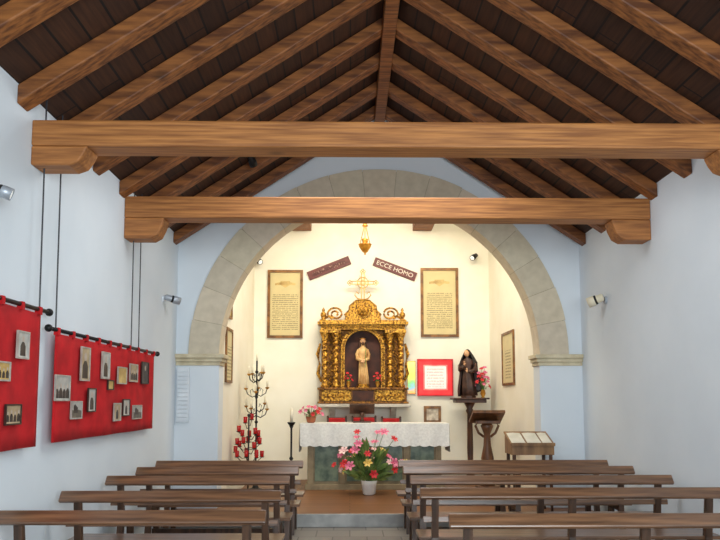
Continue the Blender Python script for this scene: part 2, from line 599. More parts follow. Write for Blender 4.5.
# ------------------------------------------------------------------ roof timbers
for i, (yy, zb, zt, cd, lab) in enumerate(((7.38, 3.515, 3.745, 0.22, 'massive brown wooden tie beam on bracket ends, just before the stone arch'),
                                           (5.22, 3.49, 3.69, 0.145, 'massive brown wooden tie beam nearest the viewer, with bracket on left wall'))):
    t_ = thing('tie_beam', lab, 'beam', (XC, yy, zb))
    b = MB(); b.b2((XL, yy - 0.12, zb), (XR, yy + 0.12, zt)); b.build('beam', M['beam'], t_, bevel=0.015, world=True)
    for s in (-1, 1):
        xe = XL if s < 0 else XR
        b = MB()
        L_ = 0.42
        pts = [(xe, zb), (xe, zb - cd), (xe - s * (L_ - 0.14), zb - cd), (xe - s * (L_ - 0.07), zb - cd * 0.82), (xe - s * (L_ - 0.03), zb - cd * 0.44), (xe - s * L_, zb)]
        b.prism(pts, yy - 0.115, yy + 0.115)
        b.build('bracket', M['corbel'], t_, bevel=0.012, world=True)
for s, side in ((-1, 'left'), (1, 'right')):
    for k in range(9):
        yy = 9.38 - 0.74 * k
        xe = XL if s < 0 else XR
        b = MB()
        d = 0.14
        b.prism([(xe, EAVE - 0.012), (xe, EAVE - 0.012 - d), (XC + s * 0.07, roofz(XC + s * 0.07) - 0.012 - d), (XC + s * 0.07, roofz(XC + s * 0.07) - 0.012)], yy - 0.085, yy + 0.085)
        tag(b.build('rafter', M['rafter'], bevel=0.012), 'sloping brown rafter under the dark roof boards, one of the row on the %s slope' % side, 'rafter', 'rafters of the %s roof slope' % side)
b = MB(); b.b2((XC - 0.07, YBACK, roofz(XC) - 0.24), (XC + 0.07, YA0, roofz(XC) - 0.03))
tag(b.build('ridge_beam', M['rafter'], bevel=0.01), 'long brown ridge beam running along the roof peak', 'beam')
for px, lab in ((302, 'dark wooden ceiling beam above the altar space, left of the hanging lamp'), (422, 'dark wooden ceiling beam above the altar space, right of the hanging lamp')):
    p = at(px, 231, YB)
    b = MB(); b.b2((p.x - 0.18, YA1 + 0.02, p.z), (p.x + 0.18, YB, 5.15))
    tag(b.build('ceiling_beam', M['rafter'], bevel=0.01), lab, 'beam')


# ------------------------------------------------------------------ benches
def make_bench(L, lab, group):
    t_ = thing('bench', lab, 'bench', (0, 0, 0), 0, group)
    b = MB(); b.box((L / 2, 0.24, 0.450), (L, 0.35, 0.030)); b.build('seat', M['bench'], t_, bevel=0.006)
    b = MB(); b.box((L / 2, -0.01, 0.830), (L, 0.034, 0.098), (R(-38), 0, 0)); b.build('top_rail', M['bench'], t_, bevel=0.009)
    b = MB(); b.box((L / 2, 0.055, 0.61), (L - 0.06, 0.022, 0.05), (R(-8), 0, 0)); b.build('back_slat', M['bench'], t_, bevel=0.004)
    xs_ = [0.13, L - 0.13] + ([L / 2] if L > 2 else [])
    for x in xs_:
        b = MB()
        w = 0.028
        b.hexa([(x - w, -0.03, 0.0), (x + w, -0.03, 0.0), (x + w, 0.045, 0.0), (x - w, 0.045, 0.0), (x - w, 0.045, 0.46), (x + w, 0.045, 0.46), (x + w, 0.10, 0.46), (x - w, 0.10, 0.46)])
        b.hexa([(x - w, 0.045, 0.46), (x + w, 0.045, 0.46), (x + w, 0.10, 0.46), (x - w, 0.10, 0.46), (x - w, 0.0, 0.83), (x + w, 0.0, 0.83), (x + w, 0.04, 0.83), (x - w, 0.04, 0.83)])
        bmesh.ops.remove_doubles(b.bm, verts=b.bm.verts[:], dist=1e-5)
        b.build('rear_post', M['benchleg'], t_)
        b = MB()
        b.hexa([(x - w, 0.355, 0.0), (x + w, 0.355, 0.0), (x + w, 0.415, 0.0), (x - w, 0.415, 0.0), (x - w, 0.325, 0.436), (x + w, 0.325, 0.436), (x + w, 0.385, 0.436), (x - w, 0.385, 0.436)])
        b.build('front_leg', M['benchleg'], t_)
        b = MB(); b.box((x, 0.21, 0.408), (0.045, 0.28, 0.055)); b.build('seat_bearer', M['benchleg'], t_)
    b = MB(); b.box((L / 2, 0.20, 0.16), (L - 0.26, 0.028, 0.05)); b.build('stretcher', M['benchleg'], t_)
    return t_


ordn = ['nearest the altar step', 'second back from the altar step', 'third back from the altar step', 'fourth back from the altar step', 'nearest the viewer']
LB, RB = 1.76, 2.55
pl = make_bench(LB, '', 'wooden benches left of the aisle')
for i, y in enumerate((8.52, 7.72, 6.85, 5.72, 4.72)):
    o = pl if i == 0 else copy_tree(pl)
    o.location = (-0.56 - LB + random.uniform(-0.02, 0.02), y, 0)
    o['label'] = 'dark brown wooden bench left of the aisle, ' + ordn[i]
pr = make_bench(RB, '', 'wooden benches right of the aisle')
for i, y in enumerate((8.56, 7.78, 6.85, 5.88, 4.55)):
    o = pr if i == 0 else copy_tree(pr)
    o.location = (0.58 + (0.05 if i == 4 else 0), y, 0)
    o['label'] = 'dark brown wooden bench right of the aisle, ' + ordn[i]


# ------------------------------------------------------------------ red cloth hangings on left wall
def hanging(y0, y1, z0, z1, lab, wires):
    X = XL + 0.07
    t_ = thing('wall_hanging', lab, 'wall hanging', (X, (y0 + y1) / 2, z0))
    b = MB()
    b.grid(lambda u, v: Vector((X + 0.012 * math.sin(u * 19) * (1 - v * 0.6), y0 + (y1 - y0) * u, z0 + (z1 - z0) * v)), 60, 8)
    b.build('cloth', M['redcloth'], t_, smooth=True, world=True, solid=0.006)
    b = MB()
    zr = z1 + 0.03
    b.cyl((X, y0 - 0.12, zr), (X, y1 + 0.14, zr), 0.016)
    for yy in (y0 - 0.13, y1 + 0.15):
        b.sph((X, yy, zr), 0.03)
    rod = b.build('rod', M['black'], t_, smooth=True, world=True)
    n = int((y1 - y0) / 0.28)
    for k in range(n + 1):
        yy = y0 + 0.03 + (y1 - y0 - 0.06) * k / n
        b = MB()
        b.b2((X - 0.02, yy - 0.02, z1 - 0.01), (X + 0.02, yy + 0.02, zr + 0.018))
        b.build('hanging_tab', M['redcloth'], t_, world=True)
    for yy in wires:
        b = MB(); b.cyl((X, yy, zr), (X - 0.01, yy, roofz(X) - 0.02), 0.006, n=6)
        b.build('hanging_wire', M['wire'], t_, world=True)


hanging(5.50, 8.26, 1.27, 2.12, 'long red cloth with many small framed photographs, nearer the arch', (5.50, 7.40, 7.66))
hanging(2.9, 5.22, 1.26, 2.24, 'red cloth with photographs at the left edge, cut off by the photo', (5.20, 3.1))


def framed(name, lab, cat, loc, w, h, rz, fm, pm, fw=0.03, dp=0.025, group=None, scene_=None, crest=False):
    t_ = thing(name, lab, cat, loc, rz, group)
    b = MB()
    b.box((0, -dp / 2, h / 2 - fw / 2), (w, dp, fw)); b.box((0, -dp / 2, -h / 2 + fw / 2), (w, dp, fw))
    b.box((-w / 2 + fw / 2, -dp / 2, 0), (fw, dp, h - 2 * fw)); b.box((w / 2 - fw / 2, -dp / 2, 0), (fw, dp, h - 2 * fw))
    b.build('frame', fm, t_)
    b = MB(); b.box((0, -dp * 0.3, 0), (w - 2 * fw, dp * 0.4, h - 2 * fw)); pic = b.build('picture', pm, t_)
    pw, ph = w - 2 * fw, h - 2 * fw
    L0, L1, L2 = -dp * 0.50, -dp * 0.56, -dp * 0.62

    def fig(cx, base, s, nm):
        b = MB()
        pts = [(-0.20, 0), (0.20, 0), (0.19, 0.34), (0.10, 0.46), (0.045, 0.50), (-0.045, 0.50), (-0.10, 0.46), (-0.19, 0.34)]
        b.prism([(cx + x * s, base + z * s) for x, z in pts], L1, L0)
        o = b.build('printed_figure', M['figure'], pic)
        b = MB()
        b.prism([(cx + 0.085 * s * math.cos(2 * PI * q / 12), base + 0.60 * s + 0.115 * s * math.sin(2 * PI * q / 12)) for q in range(12)], L2, L0)
        b.build('printed_face', M['pface'], pic)
    if scene_ == 'portrait':
        fig(0, -ph / 2 + 0.01, min(ph * 1.15, pw * 2.1), 'a')
    elif scene_ == 'group':
        n = 4
        for q in range(n):
            fig(-pw / 2 + pw * (q + 0.5) / n, -ph / 2 + 0.01, min(ph * (0.82 + 0.12 * (q % 2)), pw * 0.62), 'b')
    elif scene_ == 'view':
        b = MB()
        b.prism([(-pw / 2, -ph / 2), (pw / 2, -ph / 2), (pw / 2, -ph * 0.06), (pw * 0.22, ph * 0.02), (-pw * 0.1, -ph * 0.10), (-pw / 2, ph * 0.05)], L1, L0)
        b.build('printed_ground', M['ground'], pic)
        b = MB()
        b.prism([(-pw * 0.28, -ph * 0.2), (pw * 0.12, -ph * 0.2), (pw * 0.12, ph * 0.16), (-pw * 0.02, ph * 0.26), (-pw * 0.16, ph * 0.38), (-pw * 0.28, ph * 0.26)], L2, L0)
        b.build('printed_building', M['figure'], pic)
    if crest:
        b = MB()
        b.prism([(-0.09, 0.43), (-0.09, 0.36), (0, 0.305), (0.09, 0.36), (0.09, 0.43)], -dp * 0.56, -dp * 0.5)
        for s in (-1, 1):
            b.prism([(s * 0.08, 0.41), (s * 0.19, 0.39), (s * 0.19, 0.35), (s * 0.08, 0.36)], -dp * 0.56, -dp * 0.5)
        b.build('printed_emblem', M['warmphoto'], pic)
    return t_


photos = [
    ((54, 375, 69, 401), 'large pale-framed grey photograph at the left end of the long red cloth', 'pframe', 'sky', 'group'),
    ((70, 401, 81, 419), 'grey photograph low on the long red cloth, beside the largest pale frame', 'pframe', 'sky', 'view'),
    ((80, 347, 89, 381), 'tall narrow portrait photograph, top left of the long red cloth', 'pframe', 'sepia', 'portrait'),
    ((87, 388, 95, 412), 'tall dark-framed portrait below the tall narrow portrait on long red cloth', 'dframe', 'sky', 'portrait'),
    ((101, 352, 109, 379), 'tall grey portrait photograph second from left in the top row of the long red cloth', 'pframe', 'sky', 'portrait'),
    ((117, 367, 126, 384), 'yellowish colour photograph in the top row of the long red cloth', 'pframe', 'warmphoto', None),
    ((129, 364, 137, 382), 'sepia photograph right beside the yellowish one on long red cloth', 'pframe', 'sepia', 'group'),
    ((141, 362, 148, 384), 'tall dark portrait photograph at the right end of the long red cloth', 'dframe', 'dusk', 'portrait'),
    ((107, 380, 113, 390), 'small square photograph in the middle of the long red cloth', 'dframe', 'warmphoto', None),
    ((113, 403, 120, 421), 'narrow portrait photograph in the bottom row, middle of the long red cloth', 'pframe', 'sepia', 'portrait'),
    ((122, 399, 129, 416), 'grey portrait photograph in the bottom row, second from right on long red cloth', 'dframe', 'sky', 'portrait'),
    ((132, 405, 141, 419), 'wide grey photograph at the bottom right of the long red cloth', 'pframe', 'sky', 'view'),
    ((16, 331, 28, 359), 'tall pale-framed portrait photograph high on the red cloth at the left edge', 'pframe', 'sky', 'portrait'),
    ((-8, 361, 9, 381), 'colour photograph cut by the photo edge on the left red cloth', 'pframe', 'warmphoto', 'group'),
    ((4, 404, 20, 425), 'dark group photograph low on the red cloth at the left edge', 'dframe', 'sepia', 'group'),
]
for (x0, y0, x1, y1), lab, fm, pm, fig_ in photos:
    X = XL + 0.088
    a = atx(x0, (y0 + y1) / 2, X)
    c = atx(x1, (y0 + y1) / 2, X)
    mid = (a.y + c.y) / 2
    xm = (x0 + x1) / 2
    zt = atx(xm, y0, X).z
    zb = atx(xm, y1, X).z
    framed('framed_photograph', lab, 'photograph', (X, mid, (zt + zb) / 2), abs(c.y - a.y), zt - zb, PI / 2, M[fm], M[pm], 0.011, 0.014, 'photographs on the red cloths', fig_)


# ------------------------------------------------------------------ spotlights
def spotlight(lab, loc, normal, aim, hm, r=0.06, L=0.17, arm=0.14, group='spotlights', bm_='black'):
    n = Vector(normal)
    t_ = thing('spotlight', lab, 'spotlight', loc, 0, group)
    b = MB(); b.cyl((0, 0, 0), n * 0.025, 0.045); b.build('wall_plate', M[bm_], t_, smooth=False)
    j = n * arm
    b = MB(); b.tube([n * 0.02, n * arm * 0.7, j], 0.013); b.sph(j, 0.025); b.build('arm', M[bm_], t_, smooth=True)
    d = Vector(aim).normalized()
    q = d.to_track_quat('Z', 'Y')
    c = j
    b = MB()
    prof = [(r * 0.45, -L * 0.5), (r * 0.75, -L * 0.42), (r * 0.8, -L * 0.05), (r, L * 0.1), (r, L * 0.5), (r * 0.9, L * 0.5), (r * 0.86, L * 0.42)]
    b.lathe(prof)
    bmesh.ops.transform(b.bm, matrix=Matrix.Translation(c) @ q.to_matrix().to_4x4(), verts=b.bm.verts[:])
    hd = b.build('lamp_head', hm, t_, smooth=True)
    b = MB(); b.lathe([(r * 0.82, -L * 0.08), (r * 0.93, -L * 0.02), (r * 0.93, L * 0.06), (r * 0.9, L * 0.08)])
    bmesh.ops.transform(b.bm, matrix=Matrix.Translation(c) @ q.to_matrix().to_4x4(), verts=b.bm.verts[:])
    b.build('collar', M['black'], hd, smooth=True)
    b = MB(); b.cyl(c + d * L * 0.425, c + d * L * 0.46, r * 0.84); b.build('lens', M['lens'], hd)
    return t_


p = atx(163, 299, XL); spotlight('grey spotlight with dark collar on the left wall beside the stone arch', p, (1, 0, 0), (0.9, 0.5, -0.25), M['lampgrey'], 0.05, 0.2, 0.12, bm_='grille')
p = atx(606, 300, XR); spotlight('cream spotlight with grey bracket on the right wall beside the stone arch', p, (-1, 0, 0), (-0.75, 0.4, -0.3), M['creamlamp'], 0.065, 0.2, 0.13, bm_='lampgrey')
p = atx(-17, 190, XL); spotlight('grey spotlight high on the left wall at the photo edge', p, (1, 0, 0), (0.8, 0.3, -0.3), M['lampgrey'], 0.042, 0.15, 0.11)
p = at(244, 262, YB); p.x = max(p.x, JL + 0.08); spotlight('small black spotlight left of the left text panel on the back wall', p, (0, -1, 0), (0.5, -0.5, -0.4), M['black'], 0.05, 0.17, 0.14)
p = at(473, 258, YB); spotlight('small black spotlight right of the right text panel on the back wall', p, (0, -1, 0), (-0.5, -0.5, -0.4), M['black'], 0.05, 0.17, 0.14)
p = at(252, 150, 8.3); zz = roofz(p.x) - 0.0; spotlight('black spotlight fixed under the left roof slope', (p.x, 8.27, zz), (0, 0, -1), (0.2, 0.8, -0.6), M['black'], 0.05, 0.17, 0.14)

# white grille on the arch pier
t_ = thing('wall_grille', 'white louvred grille on the left pier below the stone arch', 'grille', (-2.27, YA0, 1.67))
b = MB(); b.box((0, -0.02, 0), (0.17, 0.04, 0.74)); b.build('casing', M['grille'], t_, bevel=0.006)
b = MB(); b.box((0, -0.042, 0), (0.145, 0.006, 0.69))
for k in range(12):
    b.box((0, -0.045, -0.3 + k * 0.055), (0.13, 0.012, 0.025), (R(30), 0, 0))
b.build('louvres', M['grille'], t_)

# ------------------------------------------------------------------ retable
CX = at(363, 350, 12.6).x
RY = 12.57
RZ = 1.535
t_ = thing('altarpiece', 'gilded carved altarpiece with twisted columns and dark niche on back wall', 'altarpiece', (CX, RY, RZ))
b = MB(); b.b2((-0.76, 0.33, 0.0), (0.76, 0.40, 1.45)); bp_ = b.build('back_panel', M['dgold'], t_)
b = MB()
arch = [(-0.33, 0.28), (0.33, 0.28)] + [(0.33 * math.cos(PI * k / 16), 1.0 + 0.33 * math.sin(PI * k / 16)) for k in range(17)]
b.prism(arch, 0.315, 0.33); b.build('niche_back', M['niche'], t_)
b = MB()
for s in (-1, 1):
    b.b2((s * 0.33, 0.16, 0.28), (s * 0.40, 0.33, 1.0))
b.arcband(0, 1.0, 0.33, 0.40, 0.16, 0.33, 0, PI, 18)
for k in range(25):
    a = PI * k / 24
    b.sph((0.365 * math.cos(a), 0.155, 1.0 + 0.365 * math.sin(a)), (0.018, 0.016, 0.018), 8, 6)
for k in range(16):
    for s in (-1, 1):
        b.sph((s * 0.365, 0.155, 0.32 + k * 0.044), (0.015, 0.015, 0.018), 8, 6)
b.build('niche_surround', M['gold'], t_, smooth=False)
b = MB()
b.b2((-0.82, 0.03, 0.0), (0.82, 0.40, 0.035)); b.b2((-0.79, 0.06, 0.03), (0.79, 0.40, 0.25)); b.b2((-0.82, 0.02, 0.25), (0.82, 0.40, 0.29))
pd = b.build('predella', M['dgold'], t_, bevel=0.006)
for x0, x1 in ((-0.74, -0.22), (0.22, 0.74)):
    b = MB()
    b.b2((x0, 0.045, 0.05), (x1, 0.06, 0.235))
    for q in (((x0, 0.03, 0.05), (x1, 0.06, 0.075)), ((x0, 0.03, 0.21), (x1, 0.06, 0.235)), ((x0, 0.03, 0.05), (x0 + 0.03, 0.06, 0.235)), ((x1 - 0.03, 0.03, 0.05), (x1, 0.06, 0.235))):
        b.b2(*q)
    for k in range(7):
        b.sph((x0 + 0.07 + k * (x1 - x0 - 0.14) / 6, 0.045, 0.14), (0.026, 0.02, 0.045 if k % 2 else 0.03), 8, 6)
    b.build('gilt_panel', M['gold'], pd)
b = MB(); b.b2((-0.19, 0.04, 0.05), (0.19, 0.06, 0.235)); b.build('dark_door', M['niche'], pd)
for x in (-0.69, -0.49, 0.49, 0.69):
    b = MB()
    b.lathe([(0.075, 0.29), (0.075, 0.33), (0.05, 0.35), (0.062, 0.37), (0.045, 0.40)], (x, 0.12, 0), 14)
    rs = []
    for k in range(61):
        z = 0.39 + 0.75 * k / 60
        ph = k / 60 * 2 * PI * 6
        c = Vector((x + 0.011 * math.cos(ph), 0.12 + 0.011 * math.sin(ph), z))
        r = 0.043 + 0.006 * math.sin(ph * 2)
        rs.append([c + Vector((r * math.cos(2 * PI * i / 12), r * math.sin(2 * PI * i / 12), 0)) for i in range(12)])
    b.rings(rs)
    b.lathe([(0.045, 1.13), (0.058, 1.15), (0.05, 1.17), (0.085, 1.25), (0.09, 1.28)], (x, 0.12, 0), 14)
    b.build('column', M['gold'], t_, smooth=True)
b = MB()
b.b2((-0.78, 0.02, 1.28), (-0.40, 0.40, 1.34)); b.b2((0.40, 0.02, 1.28), (0.78, 0.40, 1.34))
b.b2((-0.76, 0.06, 1.34), (0.76, 0.40, 1.43)); b.b2((-0.82, 0.0, 1.43), (0.82, 0.40, 1.48)); b.b2((-0.79, 0.03, 1.48), (0.79, 0.40, 1.51))
for k in range(43):
    b.sph((-0.735 + k * 0.035, 0.05, 1.385), (0.013, 0.016, 0.028), 8, 6)
b.build('entablature', M['gold'], t_)
b = MB()
outl = [(-0.34, 1.51), (0.34, 1.51), (0.30, 1.66), (0.24, 1.70)] + [(0.24 * math.cos(PI * k / 10), 1.70 + 0.2 * math.sin(PI * k / 10)) for k in range(1, 10)] + [(-0.24, 1.70), (-0.30, 1.66)]
b.prism(outl, 0.14, 0.30)
for s in (-1, 1):
    pts = []
    for k in range(30):
        a = k / 29 * 3.4 * PI
        r = 0.15 * (1 - k / 36)
        pts.append((s * (0.50 + r * math.cos(a - 0.2)), 0.2, 1.64 + r * math.sin(a - 0.2) * 0.85))
    b.tube(pts, 0.018, 8)
    b.tube([(s * 0.78, 0.2, 1.51), (s * 0.70, 0.2, 1.56), (s * 0.62, 0.2, 1.60), (s * 0.56, 0.2, 1.55)], 0.025, 8)
    b.tube([(s * 0.30, 0.14, 1.53), (s * 0.33, 0.14, 1.62), (s * 0.25, 0.14, 1.70), (s * 0.24, 0.14, 1.78), (s * 0.12, 0.14, 1.88), (0, 0.14, 1.90)], 0.016, 8)
b.sph((0, 0.12, 1.70), (0.11, 0.05, 0.11)); b.sph((0, 0.10, 1.70), (0.06, 0.06, 0.06))
for k in range(18):
    a = 2 * PI * k / 18
    b.sph((0.145 * math.cos(a), 0.13, 1.70 + 0.145 * math.sin(a)), 0.014, 8, 6)
cst = b.build('crest', M['gold'], t_)
for s in (-1, 1):
    b = MB(); b.lathe([(0.05, 1.51), (0.03, 1.54), (0.055, 1.60), (0.05, 1.64), (0.02, 1.67), (0.03, 1.70), (0.0, 1.75)], (s * 0.72, 0.12, 0), 12)
    b.build('finial', M['gold'], t_, smooth=True)
b = MB()
rnd = random.Random(3)
for s in (-1, 1):
    for k in range(56):
        z = 0.32 + k * 0.017
        b.sph((s * (0.59 + rnd.uniform(-0.04, 0.04)), 0.315, z), (0.022, 0.026, 0.011), 8, 6, (rnd.random(), rnd.random(), rnd.random()))
    for k in range(22):
        b.sph((s * rnd.uniform(0.31, 0.43), 0.21, 1.1 + k * 0.008), (0.023, 0.018, 0.012), 8, 6, (rnd.random(), rnd.random(), rnd.random()))
    pts = [(s * 0.76, 0.28, 0.40), (s * 0.82, 0.28, 0.55), (s * 0.79, 0.28, 0.72), (s * 0.83, 0.28, 0.90), (s * 0.78, 0.28, 1.1)]
    b.tube(pts, [0.02, 0.035, 0.02, 0.035, 0.02], 8)
b.build('carved_leaves', M['gold'], bp_)
cr = MB()
for s in (-1, 1):
    cr.b2((s * 0.018, 0.2, 1.88), (s * 0.034, 0.22, 2.40))
    cr.b2((-0.21, 0.2, 2.22 + s * 0.018), (0.21, 0.22, 2.22 + s * 0.034))
for c in ((0, 2.43), (-0.24, 2.22), (0.24, 2.22)):
    for dx, dz in ((0, 0.026), (0.026, 0), (-0.026, 0), (0, -0.026)):
        pts = [(c[0] + dx + 0.02 * math.cos(2 * PI * k / 10), 0.212, c[1] + dz + 0.02 * math.sin(2 * PI * k / 10)) for k in range(11)]
        cr.tube(pts, 0.007, 5)
for r_, q_ in ((0.10, 0.008), (0.05, 0.007)):
    pts = [(r_ * math.cos(2 * PI * k / 24), 0.212, 2.22 + r_ * math.sin(2 * PI * k / 24)) for k in range(25)]
    cr.tube(pts, q_, 6)
for k in range(8):
    a = PI / 8 + k * PI / 4
    cr.tube([(0.05 * math.cos(a), 0.212, 2.22 + 0.05 * math.sin(a)), (0.15 * math.cos(a), 0.212, 2.22 + 0.15 * math.sin(a))], [0.007, 0.003], 5)
for s in (-1, 1):
    cr.tube([(0, 0.212, 1.90), (s * 0.1, 0.212, 1.93), (s * 0.15, 0.212, 1.99), (s * 0.12, 0.212, 2.05), (s * 0.07, 0.212, 2.02)], 0.011, 8)
cr.build('cross', M['goldc'], cst)

# statue in the niche
t_ = thing('statue', 'pale robed standing statue inside the dark niche of the gilded altarpiece', 'statue', (CX, RY + 0.17, RZ + 0.29))
b = MB(); b.lathe([(0.12, 0), (0.12, 0.03), (0.09, 0.04), (0.09, 0.06)], n=16); b.build('plinth', M['gold'], t_)
b = MB()
b.loft([(0.012, 0, 0.06, 0.095, 0.078, 1.2), (0.010, 0, 0.2, 0.084, 0.072, 1.2), (0.0, 0, 0.4, 0.073, 0.06, 1.0), (-0.006, 0, 0.50, 0.066, 0.054, 0.6), (-0.004, 0, 0.58, 0.078, 0.058, 0.3),
        (0, 0, 0.66, 0.09, 0.06, 0.1), (0, 0, 0.705, 0.084, 0.054, 0), (0, 0, 0.735, 0.052, 0.042, 0), (0, 0, 0.75, 0.030, 0.030, 0), (0, 0, 0.79, 0.028, 0.028, 0)], 45, 9, 0.11)
for s in (-1, 1):
    b.tube([(s * 0.078, 0, 0.69), (s * 0.108, -0.01, 0.60), (s * 0.102, -0.04, 0.52), (s * 0.05, -0.08, 0.50), (s * 0.02, -0.09, 0.495)], [0.026, 0.030, 0.032, 0.030, 0.025], 10)
b.build('robe', M['ivory'], t_, smooth=True)
b = MB()
b.sph((0, -0.005, 0.845), (0.044, 0.050, 0.060), 16, 12)
b.tube([(0, -0.050, 0.86), (0, -0.064, 0.838), (0, -0.052, 0.832)], [0.006, 0.011, 0.006], 6)
for s in (-1, 1):
    b.sph((s * 0.044, 0, 0.845), (0.008, 0.012, 0.018), 8, 6)
hd = b.build('head', M['skin'], t_, smooth=True)
b = MB()
b.sph((0, 0.014, 0.865), (0.052, 0.051, 0.053), 14, 10)
for s in (-1, 1):
    b.tube([(s * 0.038, 0.01, 0.88), (s * 0.051, 0.012, 0.82), (s * 0.056, 0.0, 0.76), (s * 0.052, -0.02, 0.70)], [0.018, 0.020, 0.020, 0.01], 8)
b.sph((0, -0.040, 0.798), (0.026, 0.02, 0.03), 10, 8)
b.build('hair', M['hair'], hd, smooth=True)
b = MB()
for s in (-1, 1):
    b.sph((s * 0.018, -0.049, 0.858), (0.008, 0.005, 0.005), 8, 6)
b.build('eyes', M['figure'], hd, smooth=True)
b = MB()
for s in (-1, 1):
    b.sph((s * 0.018, -0.110, 0.485), (0.017, 0.02, 0.025), 10, 8)
    for k in range(4):
        b.tube([(s * (0.010 + 0.006 * k), -0.12, 0.475), (s * (0.008 + 0.007 * k), -0.13, 0.455), (s * (0.008 + 0.006 * k), -0.123, 0.436 + 0.004 * k)], [0.0045, 0.004, 0.003], 6)
    b.tube([(s * 0.008, -0.117, 0.49), (-s * 0.004, -0.133, 0.478)], [0.005, 0.003], 6)
b.build('hands', M['skin'], t_, smooth=True)
b = MB()
pts = [(0.05 * math.cos(2 * PI * k / 16), 0.004 + 0.055 * math.sin(2 * PI * k / 16), 0.887) for k in range(17)]
b.tube(pts, 0.009, 6); b.build('crown', M['goldp'], hd)
b = MB(); b.tube([(0.04, -0.12, 0.36), (0.045, -0.11, 0.55), (0.055, -0.095, 0.72)], 0.006, 6); b.build('reed', M['leaf'], t_)

# stone shelf carrying it
t_ = thing('wall_shelf', 'long pale stone shelf on the back wall beneath the gilded altarpiece', 'shelf', (CX, 12.7, 1.43))
x0 = at(318, 404, 12.5).x; x1 = at(411, 404, 12.5).x
b = MB(); b.b2((x0, 12.52, 1.47), (x1, YB, 1.53)); b.build('slab', M['shelf'], t_, bevel=0.01, world=True)
for xx in (x0 + 0.25, CX, x1 - 0.3):
    b = MB(); b.hexa([(xx - 0.05, 12.9, 1.2), (xx + 0.05, 12.9, 1.2), (xx + 0.05, YB, 1.2), (xx - 0.05, YB, 1.2), (xx - 0.05, 12.6, 1.47), (xx + 0.05, 12.6, 1.47), (xx + 0.05, YB, 1.47), (xx - 0.05, YB, 1.47)])
    b.build('bracket', M['shelf'], t_, world=True)


# ------------------------------------------------------------------ flowers
def petal_mesh(name, mat, r, n=6):
    b = MB()
    for k in range(n):
        a = 2 * PI * k / n
        ca, sa = math.cos(a), math.sin(a)

        def P(rad, side, z):
            return Vector((ca * rad - sa * side, sa * rad + ca * side, z))
        q = [P(0.03 * r, 0, 0), P(0.4 * r, -0.24 * r, 0.30 * r), P(0.42 * r, 0, 0.22 * r), P(0.4 * r, 0.24 * r, 0.30 * r),
             P(0.75 * r, -0.26 * r, 0.40 * r), P(0.78 * r, 0, 0.34 * r), P(0.75 * r, 0.26 * r, 0.40 * r), P(1.0 * r, 0, 0.26 * r)]
        v = [b.bm.verts.new(x) for x in q]
        for f in ((0, 1, 2), (0, 2, 3), (1, 4, 5, 2), (2, 5, 6, 3), (4, 7, 5), (5, 7, 6)):
            b.bm.faces.new([v[i] for i in f])
    b.sph((0, 0, 0.12 * r), 0.17 * r, 8, 6)
    return b.mesh(name, mat, True, None, False)


def bouquet(name, lab, loc, prof, potm, h0, spread, height, nleaf, nfl, cols, fr, seed, group=None, ky=0.8, wild=0.0):
    rnd = random.Random(seed)
    t_ = thing(name, lab, 'flowers', loc, 0, group)
    b = MB(); b.lathe(prof, n=20); b.build('pot', potm, t_, smooth=True)
    b = MB()
    for k in range(nleaf):
        az = rnd.uniform(0, 2 * PI)
        el = rnd.uniform(0.0, 1.0)
        ln = rnd.uniform(0.45, 0.98 + wild)
        d = Vector((math.cos(az) * spread * (1 - el * 0.5), math.sin(az) * spread * ky * (1 - el * 0.5), height * (0.08 + 0.8 * el))) * ln
        base = Vector((0, 0, h0)) + d * 0.45
        tip = Vector((0, 0, h0)) + d
        ax = (tip - base)
        side = ax.cross(Vector((rnd.uniform(-1, 1), rnd.uniform(-1, 1), rnd.uniform(-.3, .3)))).normalized() * ax.length * rnd.uniform(0.10, 0.2)
        mid = base + ax * 0.5 + Vector((0, 0, ax.length * 0.12))
        v = [b.bm.verts.new(q) for q in (base, mid - side, mid, mid + side, tip)]
        b.bm.faces.new((v[0], v[1], v[2])); b.bm.faces.new((v[0], v[2], v[3])); b.bm.faces.new((v[1], v[4], v[2])); b.bm.faces.new((v[2], v[4], v[3]))
        if k % 2 == 0:
            b.tube([(0, 0, h0 - 0.02), Vector((0, 0, h0)) + d * 0.25 + Vector((0, 0, 0.02)), base], 0.004, 5)
    b.build('foliage', M['leaf'], t_)
    mesh = {c: petal_mesh('blossom', M[c], fr) for c in set(cols)}
    sb = MB()
    for k in range(nfl):
        az = 2 * PI * k * 0.381966 + rnd.uniform(-.3, .3)
        el = (k + 0.5) / nfl
        el = min(1.0, max(0.0, el + rnd.uniform(-.08, .08)))
        rr = math.sqrt(max(0.0, 1 - (el) ** 2)) * 0.95 + 0.12
        d = Vector((math.cos(az) * spread * rr, math.sin(az) * spread * ky * rr, height * (0.16 + 0.8 * el)))
        d *= rnd.uniform(0.85 - wild, 1.06 + wild)
        pos = Vector((0, 0, h0)) + d
        sb.tube([(0, 0, h0 - 0.02), Vector((0, 0, h0)) + d * 0.4 + Vector((0, 0, height * 0.08)), pos], 0.004, 5)
        o = bpy.data.objects.new('blossom', mesh[cols[k % len(cols)]])
        COL.objects.link(o)
        o.parent = t_
        o.location = pos
        face = (d.normalized() + Vector((rnd.uniform(-.4, .4), -0.8, rnd.uniform(-.2, .5)))).normalized()
        o.rotation_mode = 'QUATERNION'
        o.rotation_quaternion = face.to_track_quat('Z', 'Y')
        s = rnd.uniform(0.7, 1.2)
        o.scale = (s, s, s)
    sb.build('stems', M['leaf'], t_)
    return t_


